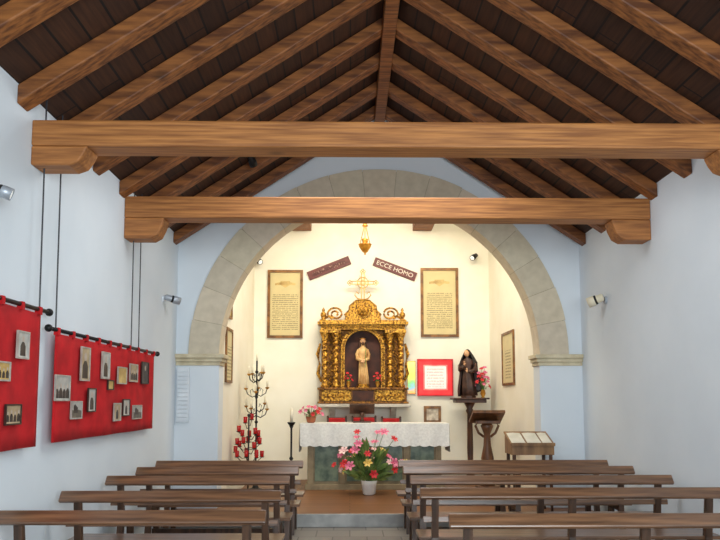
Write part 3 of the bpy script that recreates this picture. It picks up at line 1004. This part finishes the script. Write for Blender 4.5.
FY = 10.92
p = at(371, 491, FY)
bouquet('flower_arrangement', 'large bouquet of pink, red and yellow flowers in white pot before the altar', (p.x - 0.03, FY, SF),
        [(0.07, 0), (0.10, 0.02), (0.115, 0.16), (0.125, 0.22), (0.115, 0.22), (0.10, 0.19)], M['whitepot'], 0.2, 0.50, 0.74, 160, 36,
        ['pink', 'yellowf', 'redf', 'pink', 'whitef', 'redf', 'pink'], 0.078, 5, None, 0.6, 0.11)
p = at(311, 422, 11.65)
bouquet('flower_pot', 'small pot of pink flowers on the left end of the altar', (p.x, 11.65, 1.225),
        [(0.05, 0), (0.07, 0.02), (0.085, 0.09), (0.09, 0.1), (0.08, 0.1)], M['bpot'], 0.09, 0.17, 0.2, 60, 14, ['pink', 'pink', 'redf'], 0.045, 8)
for px, lab, sd in ((348.5, 'red flowers in vase left of the statue in the niche', 11), (377.5, 'red flowers in vase right of the statue in the niche', 12)):
    p = at(px, 390, RY + 0.08)
    bouquet('flower_vase', lab, (p.x, RY + 0.075, RZ + 0.29), [(0.03, 0), (0.02, 0.02), (0.04, 0.06), (0.03, 0.1), (0.035, 0.11)], M['goldp'], 0.1, 0.065, 0.16, 26, 8, ['redf'], 0.033, sd)

# ------------------------------------------------------------------ text panels, signs
for (x0, y0, x1, y1), lab in (((267, 270, 303, 338), 'tall framed parchment text panel on back wall, left of the altarpiece'), ((421, 268, 458, 337), 'tall framed parchment text panel on back wall, right of the altarpiece')):
    a = at(x0, y1, YB - 0.03); c = at(x1, y0, YB - 0.03)
    framed('framed_text_panel', lab, 'text panel', ((a.x + c.x) / 2, YB, (a.z + c.z) / 2), c.x - a.x, c.z - a.z, 0, M['frame'], M['parch'], 0.05, 0.04, None, None, True)


def sign(px, py, ang, lab, text):
    p = at(px, py, YB - 0.04)
    t_ = thing('wooden_sign', lab, 'sign', (p.x, YB - 0.005, p.z))
    t_.rotation_euler = (0, R(ang), 0)
    w, h = 0.84, 0.165
    b = MB()
    b.prism([(-w / 2, -h / 2), (w / 2, -h / 2), (w / 2, h / 2), (-w / 2, h / 2)], -0.035, 0.0)
    bd = b.build('board', M['plaque'], t_, bevel=0.006)
    if text:
        cu = bpy.data.curves.new('lettering', 'FONT')
        cu.body = text
        cu.size = 0.115
        cu.align_x = 'CENTER'
        cu.align_y = 'CENTER'
        cu.extrude = 0.003
        tmp = bpy.data.objects.new('tmp', cu)
        COL.objects.link(tmp)
        dg = bpy.context.evaluated_depsgraph_get()
        me = bpy.data.meshes.new_from_object(tmp.evaluated_get(dg))
        bpy.data.objects.remove(tmp)
        me.materials.clear()
        me.materials.append(M['letters'])
        xs_ = [v.co.x for v in me.vertices]
        ys_ = [v.co.y for v in me.vertices]
        wx = max(xs_) - min(xs_)
        sc = 0.72 / wx
        cx_, cy_ = (max(xs_) + min(xs_)) / 2, (max(ys_) + min(ys_)) / 2
        for v in me.vertices:
            v.co.x = (v.co.x - cx_) * sc
            v.co.y = (v.co.y - cy_) * 1.0
        o = bpy.data.objects.new('lettering', me)
        COL.objects.link(o)
        o.parent = bd
        o.rotation_euler = (PI / 2, 0, 0)
        o.location = (0, -0.039, 0)
    else:
        b = MB(); b.box((0, -0.037, 0), (0.66, 0.006, 0.06)); b.build('carved_strip', M['carved'], bd)


sign(329, 268, -22, 'dark wooden sign tilted up to the right, left above the altarpiece', None)
sign(395, 269, 21, 'dark wooden sign tilted down to the right with pale letters ECCE HOMO', 'ECCE HOMO')

# side wall pictures
framed('framed_picture', 'framed text sheet on the right side wall of the altar space', 'picture', (JR, 11.45, 2.28), 0.85, 0.88, -PI / 2, M['frame'], M['parch2'], 0.04, 0.03)
framed('framed_picture', 'lower framed sheet on the left side wall of the altar space', 'picture', (JL, 10.28, 2.25), 0.52, 0.80, PI / 2, M['frame'], M['parch2'], 0.04, 0.03)
framed('framed_picture', 'small upper frame on the left side wall of the altar space', 'picture', (JL, 10.25, 2.97), 0.42, 0.34, PI / 2, M['frame'], M['warmphoto'], 0.035, 0.03)

# illuminated red picture
a = at(417.5, 396, YB - 0.05); c = at(453, 359, YB - 0.05)
w, h = c.x - a.x, c.z - a.z
t_ = thing('illuminated_picture', 'glowing red picture with bright pinkish centre right of the altarpiece', 'picture', ((a.x + c.x) / 2, YB, (a.z + c.z) / 2))
b = MB()
for q in (((-w / 2, -0.06, -h / 2), (w / 2, 0, -h / 2 + 0.03)), ((-w / 2, -0.06, h / 2 - 0.03), (w / 2, 0, h / 2)), ((-w / 2, -0.06, -h / 2 + 0.03), (-w / 2 + 0.03, 0, h / 2 - 0.03)), ((w / 2 - 0.03, -0.06, -h / 2 + 0.03), (w / 2, 0, h / 2 - 0.03))):
    b.b2(*q)
b.build('frame', M['redf'], t_)
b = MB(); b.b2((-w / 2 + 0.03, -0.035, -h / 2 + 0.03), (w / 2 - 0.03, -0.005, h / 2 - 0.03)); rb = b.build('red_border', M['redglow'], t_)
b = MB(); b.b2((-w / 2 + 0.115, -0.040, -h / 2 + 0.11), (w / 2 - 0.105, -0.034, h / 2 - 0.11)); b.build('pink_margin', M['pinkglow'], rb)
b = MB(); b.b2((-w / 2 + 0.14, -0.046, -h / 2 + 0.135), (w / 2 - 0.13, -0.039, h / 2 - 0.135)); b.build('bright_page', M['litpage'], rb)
# framed strip; its yellow-green glow is put in as emission
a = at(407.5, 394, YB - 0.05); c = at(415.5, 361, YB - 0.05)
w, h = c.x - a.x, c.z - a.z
t_ = thing('coloured_glow_strip', 'narrow glowing yellow-green strip beside the red picture', 'glass panel', ((a.x + c.x) / 2, YB, (a.z + c.z) / 2))
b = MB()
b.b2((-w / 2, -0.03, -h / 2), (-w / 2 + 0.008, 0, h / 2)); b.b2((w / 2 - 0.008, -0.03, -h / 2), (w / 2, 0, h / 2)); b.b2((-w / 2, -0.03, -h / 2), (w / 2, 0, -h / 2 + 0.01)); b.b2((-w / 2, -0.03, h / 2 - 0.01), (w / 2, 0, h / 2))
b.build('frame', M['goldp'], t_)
M['strip'] = ramp_glow('coloured_glow', [(0.0, (236, 170, 80)), (0.16, (130, 180, 200)), (0.34, (130, 200, 110)), (0.55, (220, 230, 80)), (1.0, (255, 244, 120))], -h / 2, h / 2, 0.75)
b = MB(); b.b2((-w / 2 + 0.008, -0.02, -h / 2 + 0.01), (w / 2 - 0.008, -0.004, h / 2 - 0.01)); b.build('glow_pane', M['strip'], t_)
a = at(424, 423, YB - 0.03); c = at(441, 406, YB - 0.03)
framed('framed_picture', 'small gilt framed picture low on back wall under the red glowing picture', 'picture', ((a.x + c.x) / 2, YB, (a.z + c.z) / 2), c.x - a.x, c.z - a.z, 0, M['frame'], M['sheet'], 0.05, 0.03)

# ------------------------------------------------------------------ hanging lamp
LY = 11.5
p = at(365, 255, LY)
t_ = thing('sanctuary_lamp', 'hanging brass sanctuary lamp on chains above the altar', 'lamp', (p.x, LY, p.z))
b = MB(); b.lathe([(0.0, 0.0), (0.02, 0.01), (0.012, 0.03), (0.05, 0.06), (0.095, 0.13), (0.105, 0.17), (0.115, 0.18), (0.095, 0.185), (0.08, 0.14)], n=20); bw = b.build('bowl', M['goldp'], t_, smooth=True)
for k in range(3):
    b = MB()
    a = 2 * PI * k / 3 + 0.5
    b.tube([(0.1 * math.cos(a), 0.1 * math.sin(a), 0.18), (0.05 * math.cos(a), 0.05 * math.sin(a), 0.36), (0.012 * math.cos(a), 0.012 * math.sin(a), 0.5)], 0.007, 6)
    b.build('chain', M['goldp'], t_)
b = MB(); b.lathe([(0.0, 0.47), (0.05, 0.49), (0.03, 0.53), (0.012, 0.56), (0.0, 0.57)], n=14); b.build('canopy', M['goldp'], t_, smooth=True)
b = MB(); b.cyl((0, 0, 0.56), (0, 0, 5.15 - p.z), 0.007, n=6); b.build('hanging_cord', M['wire'], t_)
b = MB(); b.lathe([(0.035, 0.17), (0.05, 0.24), (0.055, 0.27), (0.045, 0.27)], n=12); b.build('oil_holder', M['goldp'], bw, smooth=True)

# ------------------------------------------------------------------ altar
AY = 11.42
xa, xb = at(300, 424, AY).x, at(449, 424, AY).x
ATOP = 1.21
t_ = thing('altar', 'stone altar table with green marble panels under white cloth', 'altar', ((xa + xb) / 2, AY + 0.32, SF))
b = MB()
b.b2((xa + 0.08, AY + 0.05, SF), (xb - 0.08, AY + 0.62, SF + 0.09)); b.b2((xa + 0.13, AY + 0.09, SF + 0.09), (xb - 0.13, AY + 0.58, ATOP - 0.10))
for k in range(5):
    xx = xa + 0.17 + k * (xb - xa - 0.34) / 4
    b.b2((xx - 0.05, AY + 0.065, SF + 0.09), (xx + 0.05, AY + 0.10, ATOP - 0.10))
bd = b.build('body', M['altarstone'], t_, bevel=0.008, world=True)
for k in range(4):
    x0 = xa + 0.17 + k * (xb - xa - 0.34) / 4 + 0.07
    x1 = xa + 0.17 + (k + 1) * (xb - xa - 0.34) / 4 - 0.07
    b = MB(); b.b2((x0, AY + 0.078, SF + 0.14), (x1, AY + 0.092, ATOP - 0.15)); b.build('panel', M['marble'], bd, world=True)
b = MB(); b.b2((xa + 0.015, AY + 0.02, ATOP - 0.10), (xb - 0.015, AY + 0.65, ATOP)); b.build('tabletop', M['altarstone'], t_, bevel=0.01, world=True)
# cloth
b = MB()
b.b2((xa, AY, ATOP), (xb, AY + 0.67, ATOP + 0.012))


def drape(u, v):
    x = xa + (xb - xa) * u
    z = ATOP + 0.008 - v * (0.35 + 0.02 * abs(math.sin(u * 30 * PI / 2)))
    return Vector((x, AY - 0.004 - 0.018 * v * (1 + math.sin(u * 46 + 0.8 * math.sin(u * 11))), z))


b.grid(drape, 140, 6)
for s, X in ((-1, xa), (1, xb)):
    b.grid(lambda u, v: Vector((X + s * (0.004 + 0.01 * v * (1 + math.sin(u * 14))), AY + 0.67 * u, ATOP + 0.008 - 0.46 * v)), 24, 6)
o = b.build('altar_cloth', M['cloth'], None, smooth=False)
tag(o, 'white linen cloth draped over the altar table', 'tablecloth')

# dark book stand on the altar
BX = at(362, 415, 11.8).x
t_ = thing('book_stand', 'dark wooden book stand at the centre of the white altar cloth', 'book stand', (BX, 11.8, ATOP + 0.0125))
b = MB(); b.box((0, 0, 0.0125), (0.30, 0.22, 0.025)); b.build('base', M['dwood'], t_, bevel=0.005)
b = MB(); b.lathe([(0.05, 0.025), (0.03, 0.05), (0.025, 0.1), (0.04, 0.13), (0.03, 0.17)], n=14); b.build('stem', M['dwood'], t_, smooth=True)
b = MB(); b.box((0, 0, 0.235), (0.42, 0.025, 0.20), (R(38), 0, 0)); b.box((0, 0.085, 0.165), (0.42, 0.05, 0.02), (R(38), 0, 0)); b.build('book_rest', M['dwood'], t_, bevel=0.004)


# ------------------------------------------------------------------ chairs behind the altar
def chair(lab, X, Yb, w, top, crest):
    t_ = thing('upholstered_chair', lab, 'chair', (X, Yb, SF), 0, 'red chairs behind the altar')
    d = 0.36
    b = MB(); b.box((0, -d / 2, 0.44), (w, d, 0.05)); b.build('seat_frame', M['dwood'], t_, bevel=0.006)
    b = MB(); b.box((0, -d / 2, 0.49), (w - 0.03, d - 0.03, 0.06)); b.build('seat', M['redpad'], t_, bevel=0.02)
    for x in (-w / 2 + 0.025, w / 2 - 0.025):
        b = MB(); b.cyl((x, -d + 0.03, 0), (x, -d + 0.03, 0.42), 0.018, 0.024, 8); b.build('leg', M['dwood'], t_)
        b = MB(); b.cyl((x, -0.02, 0), (x, -0.02, 0.42), 0.018, 0.024, 8); b.build('leg', M['dwood'], t_)
    b = MB()
    for s in (-1, 1):
        b.b2((s * (w / 2 - 0.035), -0.045, 0.44), (s * w / 2, 0.0, top - 0.02))
        b.sph((s * (w / 2 - 0.018), -0.022, top - 0.01), 0.02, 8, 6)
    b.b2((-w / 2 + 0.02, -0.045, top - 0.04), (w / 2 - 0.02, 0, top - 0.02))
    b.build('back_frame', M['dwood'], t_)
    b = MB(); b.b2((-w / 2 + 0.035, -0.06, 0.66), (w / 2 - 0.035, -0.01, top - 0.03)); b.build('backrest', M['redpad'], t_, bevel=0.012)


chair('wider red backed chair behind the altar, behind the dark book stand', at(364, 415, 12.49).x, 12.49, 0.44, 1.17, False)
chair('red backed chair behind the altar, left of the wider centre chair', at(337, 415, 12.49).x, 12.49, 0.36, 1.165, False)
chair('red backed chair behind the altar, right of the wider centre chair', at(391, 415, 12.49).x, 12.49, 0.36, 1.155, False)

# ------------------------------------------------------------------ left: candelabra, votive stand, candle stand
KY = 11.3
KX = -1.50
t_ = thing('candelabrum', 'tall black wrought iron candelabrum with many arms by left wall', 'candelabrum', (KX, KY, SF))
b = MB(); b.lathe([(0.17, 0), (0.17, 0.03), (0.06, 0.06), (0.025, 0.12)], n=16); b.build('base', M['black'], t_)
b = MB(); b.cyl((0, 0, 0.1), (0, 0, 2.08), 0.014)
for z in (0.6, 1.1, 1.5, 1.9):
    b.sph((0, 0, z), 0.028)
b.build('pole', M['black'], t_, smooth=True)
cups = []
rk = random.Random(9)
for z, r, n_ in ((1.35, 0.20, 4), (1.62, 0.17, 4), (1.88, 0.13, 4)):
    for k in range(n_):
        zk = z + rk.uniform(-0.05, 0.05)
        a = 2 * PI * k / n_ + z * 2 + rk.uniform(-0.2, 0.2)
        ca, sa = math.cos(a), math.sin(a)
        b = MB()
        b.tube([(0, 0, zk - 0.1), (0.4 * r * ca, 0.4 * r * sa, zk - 0.13), (0.85 * r * ca, 0.85 * r * sa, zk - 0.08), (r * ca, r * sa, zk)], 0.008, 6)
        b.tube([(0.5 * r * ca, 0.5 * r * sa, zk - 0.12), (0.6 * r * ca, 0.6 * r * sa, zk - 0.03), (0.4 * r * ca, 0.4 * r * sa, zk), (0.3 * r * ca, 0.3 * r * sa, zk - 0.05)], 0.0055, 6)
        ar = b.build('arm', M['black'], t_)
        b = MB()
        b.lathe([(0.008, zk - 0.02), (0.03, zk), (0.034, zk + 0.015), (0.02, zk + 0.012)], (r * ca, r * sa, 0), 10)
        b.build('candle_cup', M['goldp'], ar)
        cups.append((KX + r * ca, KY + r * sa, SF + zk + 0.0125))
cups.append((KX, KY, SF + 2.08))
cb = MB(); cb.lathe([(0.015, 0), (0.015, 0.10), (0.006, 0.115), (0.002, 0.13)], n=8)
cme = cb.mesh('candle', M['wax'], True)
for c in cups:
    o = bpy.data.objects.new('candle', cme); COL.objects.link(o); o.location = c
    tag(o, 'short cream candle standing in the tall black candelabrum', 'candle', 'candles of the black candelabrum')

VX, VY = -1.52, 10.62
t_ = thing('votive_stand', 'slim black iron stand of clustered red votive glasses near left arch pier', 'candle stand', (VX, VY, SF))
b = MB(); b.lathe([(0.16, 0), (0.16, 0.02), (0.05, 0.05), (0.02, 0.10)], n=16); b.build('base', M['black'], t_)
b = MB(); b.cyl((0, 0, 0.08), (0, 0, 1.20), 0.012); b.sph((0, 0, 1.22), 0.026); b.build('pole', M['black'], t_, smooth=True)
vg = MB(); vg.lathe([(0.022, 0), (0.029, 0.02), (0.031, 0.085), (0.028, 0.09), (0.022, 0.075)], n=12)
vme = vg.mesh('votive_glass', M['glassred'], True)
rv = random.Random(4)
for k, (z, r, n_, ph) in enumerate(((0.64, 0.20, 7, 0.2), (0.78, 0.17, 7, 0.75), (0.94, 0.15, 5, 0.4), (1.12, 0.09, 2, 1.1))):
    for j in range(n_):
        a = 2 * PI * j / n_ + ph + rv.uniform(-0.15, 0.15)
        zz = z + rv.uniform(-0.05, 0.05)
        x, y = r * math.cos(a), r * math.sin(a)
        b = MB()
        b.tube([(0, 0, zz - 0.08), (x * 0.5, y * 0.5, zz - 0.09), (x, y, zz - 0.006)], 0.0055, 6)
        b.lathe([(0.010, zz - 0.012), (0.034, zz - 0.006), (0.037, zz + 0.004), (0.024, zz - 0.001)], (x, y, 0), 12)
        b.build('arm', M['black'], t_)
        o = bpy.data.objects.new('votive_glass', vme); COL.objects.link(o); o.location = (VX + x, VY + y, SF + zz)
        tag(o, 'red votive glass standing on the slim black iron stand', 'candle', 'red votive glasses on the black stand')

p = at(294, 420, 11.2)
t_ = thing('candle_stand', 'slender black floor candle stand at the left end of the altar', 'candle stand', (p.x - 0.04, 11.2, SF))
b = MB(); b.lathe([(0.12, 0), (0.12, 0.02), (0.04, 0.05), (0.018, 0.10), (0.016, 0.12)], n=14); b.build('foot', M['black'], t_, smooth=True)
b = MB(); b.lathe([(0.016, 0.12), (0.016, 0.5), (0.035, 0.53), (0.016, 0.56), (0.016, 1.0), (0.035, 1.04)], n=14); b.build('stem', M['black'], t_, smooth=True)
b = MB(); b.lathe([(0.02, 1.03), (0.06, 1.08), (0.065, 1.10), (0.02, 1.10)], n=14); b.build('drip_pan', M['black'], t_, smooth=True)
b = MB(); b.lathe([(0.024, 1.10), (0.024, 1.30), (0.008, 1.31), (0.003, 1.335)], n=12)
o = b.build('candle', M['wax'], None, smooth=True); o.location = (p.x - 0.04, 11.2, SF)
tag(o, 'thick white candle on the slender black floor stand', 'candle')

# ------------------------------------------------------------------ right: statue on pedestal, lectern, display desk
SX = at(470, 398, 12.55).x
SY = 12.6
t_ = thing('pedestal', 'slim dark wooden pedestal with wide top under the veiled statue', 'pedestal', (SX, SY, SF))
b = MB(); b.box((0, 0, 0.03), (0.36, 0.34, 0.06)); b.box((0, 0, 0.08), (0.26, 0.26, 0.05)); b.build('base', M['dwood'], t_, bevel=0.008)
b = MB(); b.lathe([(0.07, 0.10), (0.075, 0.16), (0.045, 0.2), (0.055, 0.6), (0.045, 1.2), (0.07, 1.26), (0.05, 1.30), (0.10, 1.40)], n=20); b.build('column', M['dwood'], t_, smooth=True)
b = MB(); b.box((0, 0, 1.43), (0.54, 0.40, 0.06)); b.box((0, 0, 1.475), (0.64, 0.46, 0.03)); b.build('top', M['dwood'], t_, bevel=0.008)
t_ = thing('statue', 'dark robed veiled statue standing on the pedestal at right', 'statue', (SX - 0.02, SY, SF + 1.491), R(-26))
b = MB(); b.lathe([(0.14, 0), (0.14, 0.03), (0.12, 0.04)], n=8); b.build('plinth', M['dwood'], t_, bevel=0.004)
b = MB()
b.loft([(0.02, 0, 0.04, 0.145, 0.11, 1), (0.01, 0, 0.2, 0.125, 0.095, 1), (-0.01, 0, 0.40, 0.10, 0.075, 0.8), (-0.012, 0, 0.48, 0.088, 0.068, 0.5), (-0.01, 0, 0.56, 0.098, 0.068, 0.3),
        (0, 0, 0.63, 0.108, 0.068, 0.1), (0, 0, 0.675, 0.10, 0.06, 0), (0, -0.005, 0.70, 0.06, 0.045, 0), (-0.004, -0.012, 0.715, 0.032, 0.032, 0), (-0.008, -0.02, 0.75, 0.03, 0.03, 0)], 36, 8, 0.08)
b.tube([(-0.09, 0, 0.66), (-0.14, -0.03, 0.57), (-0.12, -0.09, 0.50), (-0.06, -0.13, 0.54), (-0.03, -0.14, 0.575)], [0.032, 0.038, 0.040, 0.036, 0.028], 10)
b.tube([(0.09, 0, 0.66), (0.145, -0.03, 0.58), (0.155, -0.09, 0.49), (0.09, -0.14, 0.46), (0.04, -0.15, 0.47)], [0.032, 0.038, 0.042, 0.038, 0.03], 10)
b.build('robe', M['tunic'], t_, smooth=True)
b = MB()
b.sph((-0.012, -0.034, 0.795), (0.047, 0.056, 0.062), 16, 12, (R(10), R(-8), 0))
b.tube([(-0.012, -0.080, 0.806), (-0.012, -0.095, 0.785), (-0.012, -0.082, 0.779)], [0.005, 0.009, 0.005], 6)
hd = b.build('head', M['skin'], t_, smooth=True)
b = MB()
for s in (-1, 1):
    b.sph((-0.012 + s * 0.018, -0.084, 0.803), (0.008, 0.005, 0.005), 8, 6)
b.build('eyes', M['figure'], hd, smooth=True)
b = MB()


def veil(u, v):
    z = 0.872 - 0.80 * v
    hw = 0.012 + 0.060 * min(1, (v / 0.10) ** 0.5) if v < 0.10 else (0.072 + 0.083 * min(1, (v - 0.10) / 0.22) ** 0.8 if v < 0.32 else 0.155 + 0.05 * (v - 0.32) + 0.012 * math.sin(v * 9))
    a = R(-42) + R(264) * u
    k = 1 + 0.07 * math.cos(u * 40 + v * 3) * min(1, v * 2)
    lean = -0.010 * (1 - v) + 0.02 * v
    flare = 1 + (0.22 * v if math.cos(a) > 0 else 0.0) * abs(math.cos(a))
    return Vector((lean + hw * math.cos(a) * k * flare, 0.006 + hw * 0.78 * math.sin(a) * k, z + 0.05 * v * math.cos(a)))


b.grid(veil, 56, 28)
b.build('veil', M['robe'], t_, smooth=True, solid=0.008)
for cx, cy, cz, s in ((-0.02, -0.15, 0.60, -1), (0.03, -0.165, 0.475, 1)):
    b = MB()
    b.sph((cx, cy, cz), (0.018, 0.014, 0.026), 10, 8)
    for k, ln in enumerate((0.030, 0.036, 0.034, 0.026)):
        x = cx - 0.013 + 0.0088 * k
        b.tube([(x, cy - 0.006, cz + 0.018), (x, cy - 0.010, cz + 0.018 + ln * 0.6), (x, cy - 0.004, cz + 0.018 + ln)], [0.0048, 0.0044, 0.003], 6)
    b.tube([(cx - s * 0.014, cy, cz), (cx - s * 0.026, cy - 0.006, cz + 0.016)], [0.0055, 0.0036], 6)
    b.build('hand', M['skin'], t_, smooth=True)
bouquet('flower_vase', 'vase of red and pink flowers beside the dark robed statue', (SX + 0.215, SY - 0.15, SF + 1.491), [(0.035, 0), (0.025, 0.02), (0.05, 0.07), (0.035, 0.13), (0.045, 0.14)], M['goldp'], 0.13, 0.10, 0.40, 52, 22, ['redf', 'pink', 'pink', 'redf'], 0.05, 21)

LX, LYY = at(487, 430, 10.95).x, 10.95
t_ = thing('lectern', 'dark carved wooden lectern standing before the statue pedestal', 'lectern', (LX, LYY, SF))
b = MB(); b.box((0, 0, 0.04), (0.44, 0.40, 0.08)); b.box((0, 0, 0.11), (0.34, 0.30, 0.06)); b.build('base', M['lwood'], t_, bevel=0.012)
b = MB(); b.lathe([(0.11, 0.14), (0.12, 0.2), (0.06, 0.26), (0.085, 0.42), (0.10, 0.55), (0.06, 0.74), (0.05, 0.92), (0.08, 1.0), (0.10, 1.05), (0.06, 1.10)], n=18); b.build('stem', M['lwood'], t_, smooth=True)
for s in (-1, 1):
    b = MB()
    b.tube([(s * 0.05, 0, 0.88), (s * 0.13, 0, 0.94), (s * 0.18, 0, 1.05), (s * 0.14, 0, 1.11)], 0.02, 8)
    b.build('scroll_bracket', M['lwood'], t_, smooth=True)
b = MB(); b.box((0, 0, 1.19), (0.50, 0.42, 0.05), (R(-24), 0, 0)); b.box((0, 0.0, 1.11), (0.36, 0.28, 0.05)); b.build('book_rest', M['lwood'], t_, bevel=0.01)

DX0, DX1 = at(506, 440, 9.4).x, at(549, 440, 9.4).x
DL = ((DX0 + DX1) / 2, 9.33, SF)
t_ = thing('display_desk', 'low sloping wooden display desk against the right arch pier', 'desk', DL)
w = DX1 - DX0
for sx in (-1, 1):
    for y in (-0.17, 0.17):
        b = MB(); b.cyl((sx * (w / 2 - 0.05), y, 0), (sx * (w / 2 - 0.05), y, 0.74), 0.018, 0.024, 8); b.build('leg', M['dwood'], t_)
zf, zbk = 0.86, 1.0
b = MB(); b.hexa([(-w / 2 + 0.01, -0.2, 0.74), (w / 2 - 0.01, -0.2, 0.74), (w / 2 - 0.01, 0.2, 0.74), (-w / 2 + 0.01, 0.2, 0.74), (-w / 2 + 0.01, -0.2, zf), (w / 2 - 0.01, -0.2, zf), (w / 2 - 0.01, 0.2, zbk), (-w / 2 + 0.01, 0.2, zbk)]); b.build('body', M['mwood'], t_, bevel=0.005)
sl = (zbk - zf) / 0.40
tz = lambda y: zf + (y + 0.2) * sl
b = MB(); b.hexa([(-w / 2, -0.22, tz(-0.22)), (w / 2, -0.22, tz(-0.22)), (w / 2, 0.22, tz(0.22)), (-w / 2, 0.22, tz(0.22)), (-w / 2, -0.22, tz(-0.22) + 0.02), (w / 2, -0.22, tz(-0.22) + 0.02), (w / 2, 0.22, tz(0.22) + 0.02), (-w / 2, 0.22, tz(0.22) + 0.02)]); b.box((0, -0.215, tz(-0.215) + 0.028), (w, 0.014, 0.03)); b.build('sloping_top', M['mwood'], t_, bevel=0.004)
for xc, ww, lab in ((-0.175, 0.18, 'pale open booklet at the left of the sloping desk top'), (0.03, 0.18, 'pale sheet of paper at the middle of the sloping desk top'), (0.20, 0.12, 'narrow pale leaflet at the right of the sloping desk top')):
    y0, y1 = -0.18, 0.15
    b = MB()
    for half in ((-1, 0), (0, 1)):
        xA, xB = xc + half[0] * ww / 2, xc + half[1] * ww / 2
        e0 = 0.003 if half[0] == -1 else 0.010
        e1 = 0.010 if half[0] == -1 else 0.003
        b.hexa([(xA, y0, tz(y0) + 0.021), (xB, y0, tz(y0) + 0.021), (xB, y1, tz(y1) + 0.021), (xA, y1, tz(y1) + 0.021),
                (xA, y0, tz(y0) + 0.021 + e0), (xB, y0, tz(y0) + 0.021 + e1), (xB, y1, tz(y1) + 0.021 + e1), (xA, y1, tz(y1) + 0.021 + e0)])
    o = b.build('booklet', M['paper']); o.location = DL
    tag(o, lab, 'booklet', 'papers on the sloping desk')

# ------------------------------------------------------------------ light
wd = bpy.data.worlds.new('world'); scene.world = wd; wd.use_nodes = True
wd.node_tree.nodes['Background'].inputs[0].default_value = (0.78, 0.91, 1.0, 1)
wd.node_tree.nodes['Background'].inputs[1].default_value = 0.7


def area(name, loc, tgt, sx, sy, e, col):
    l = bpy.data.lights.new(name, 'AREA'); l.shape = 'RECTANGLE'; l.size = sx; l.size_y = sy; l.energy = e; l.color = col
    o = bpy.data.objects.new(name, l); COL.objects.link(o); o.location = loc
    o.rotation_euler = (Vector(tgt) - Vector(loc)).to_track_quat('-Z', 'Y').to_euler()
    return o


# daylight comes in mostly from the right rear, so the right wall stays a little dimmer
area('daylight', (1.2, -0.7, 2.4), (-0.5, 9, 2.6), 3.4, 2.4, 300, (0.86, 0.95, 1.0))
area('sanctuary_light', (0.4, 10.25, 4.9), (0.35, 12.6, 1.9), 3.4, 0.4, 158, (1.0, 0.93, 0.78))
area('nave_light', (0.3, 6.9, 4.3), (0.2, 6.9, 0), 2.2, 2.6, 88, (0.94, 0.98, 1.0))
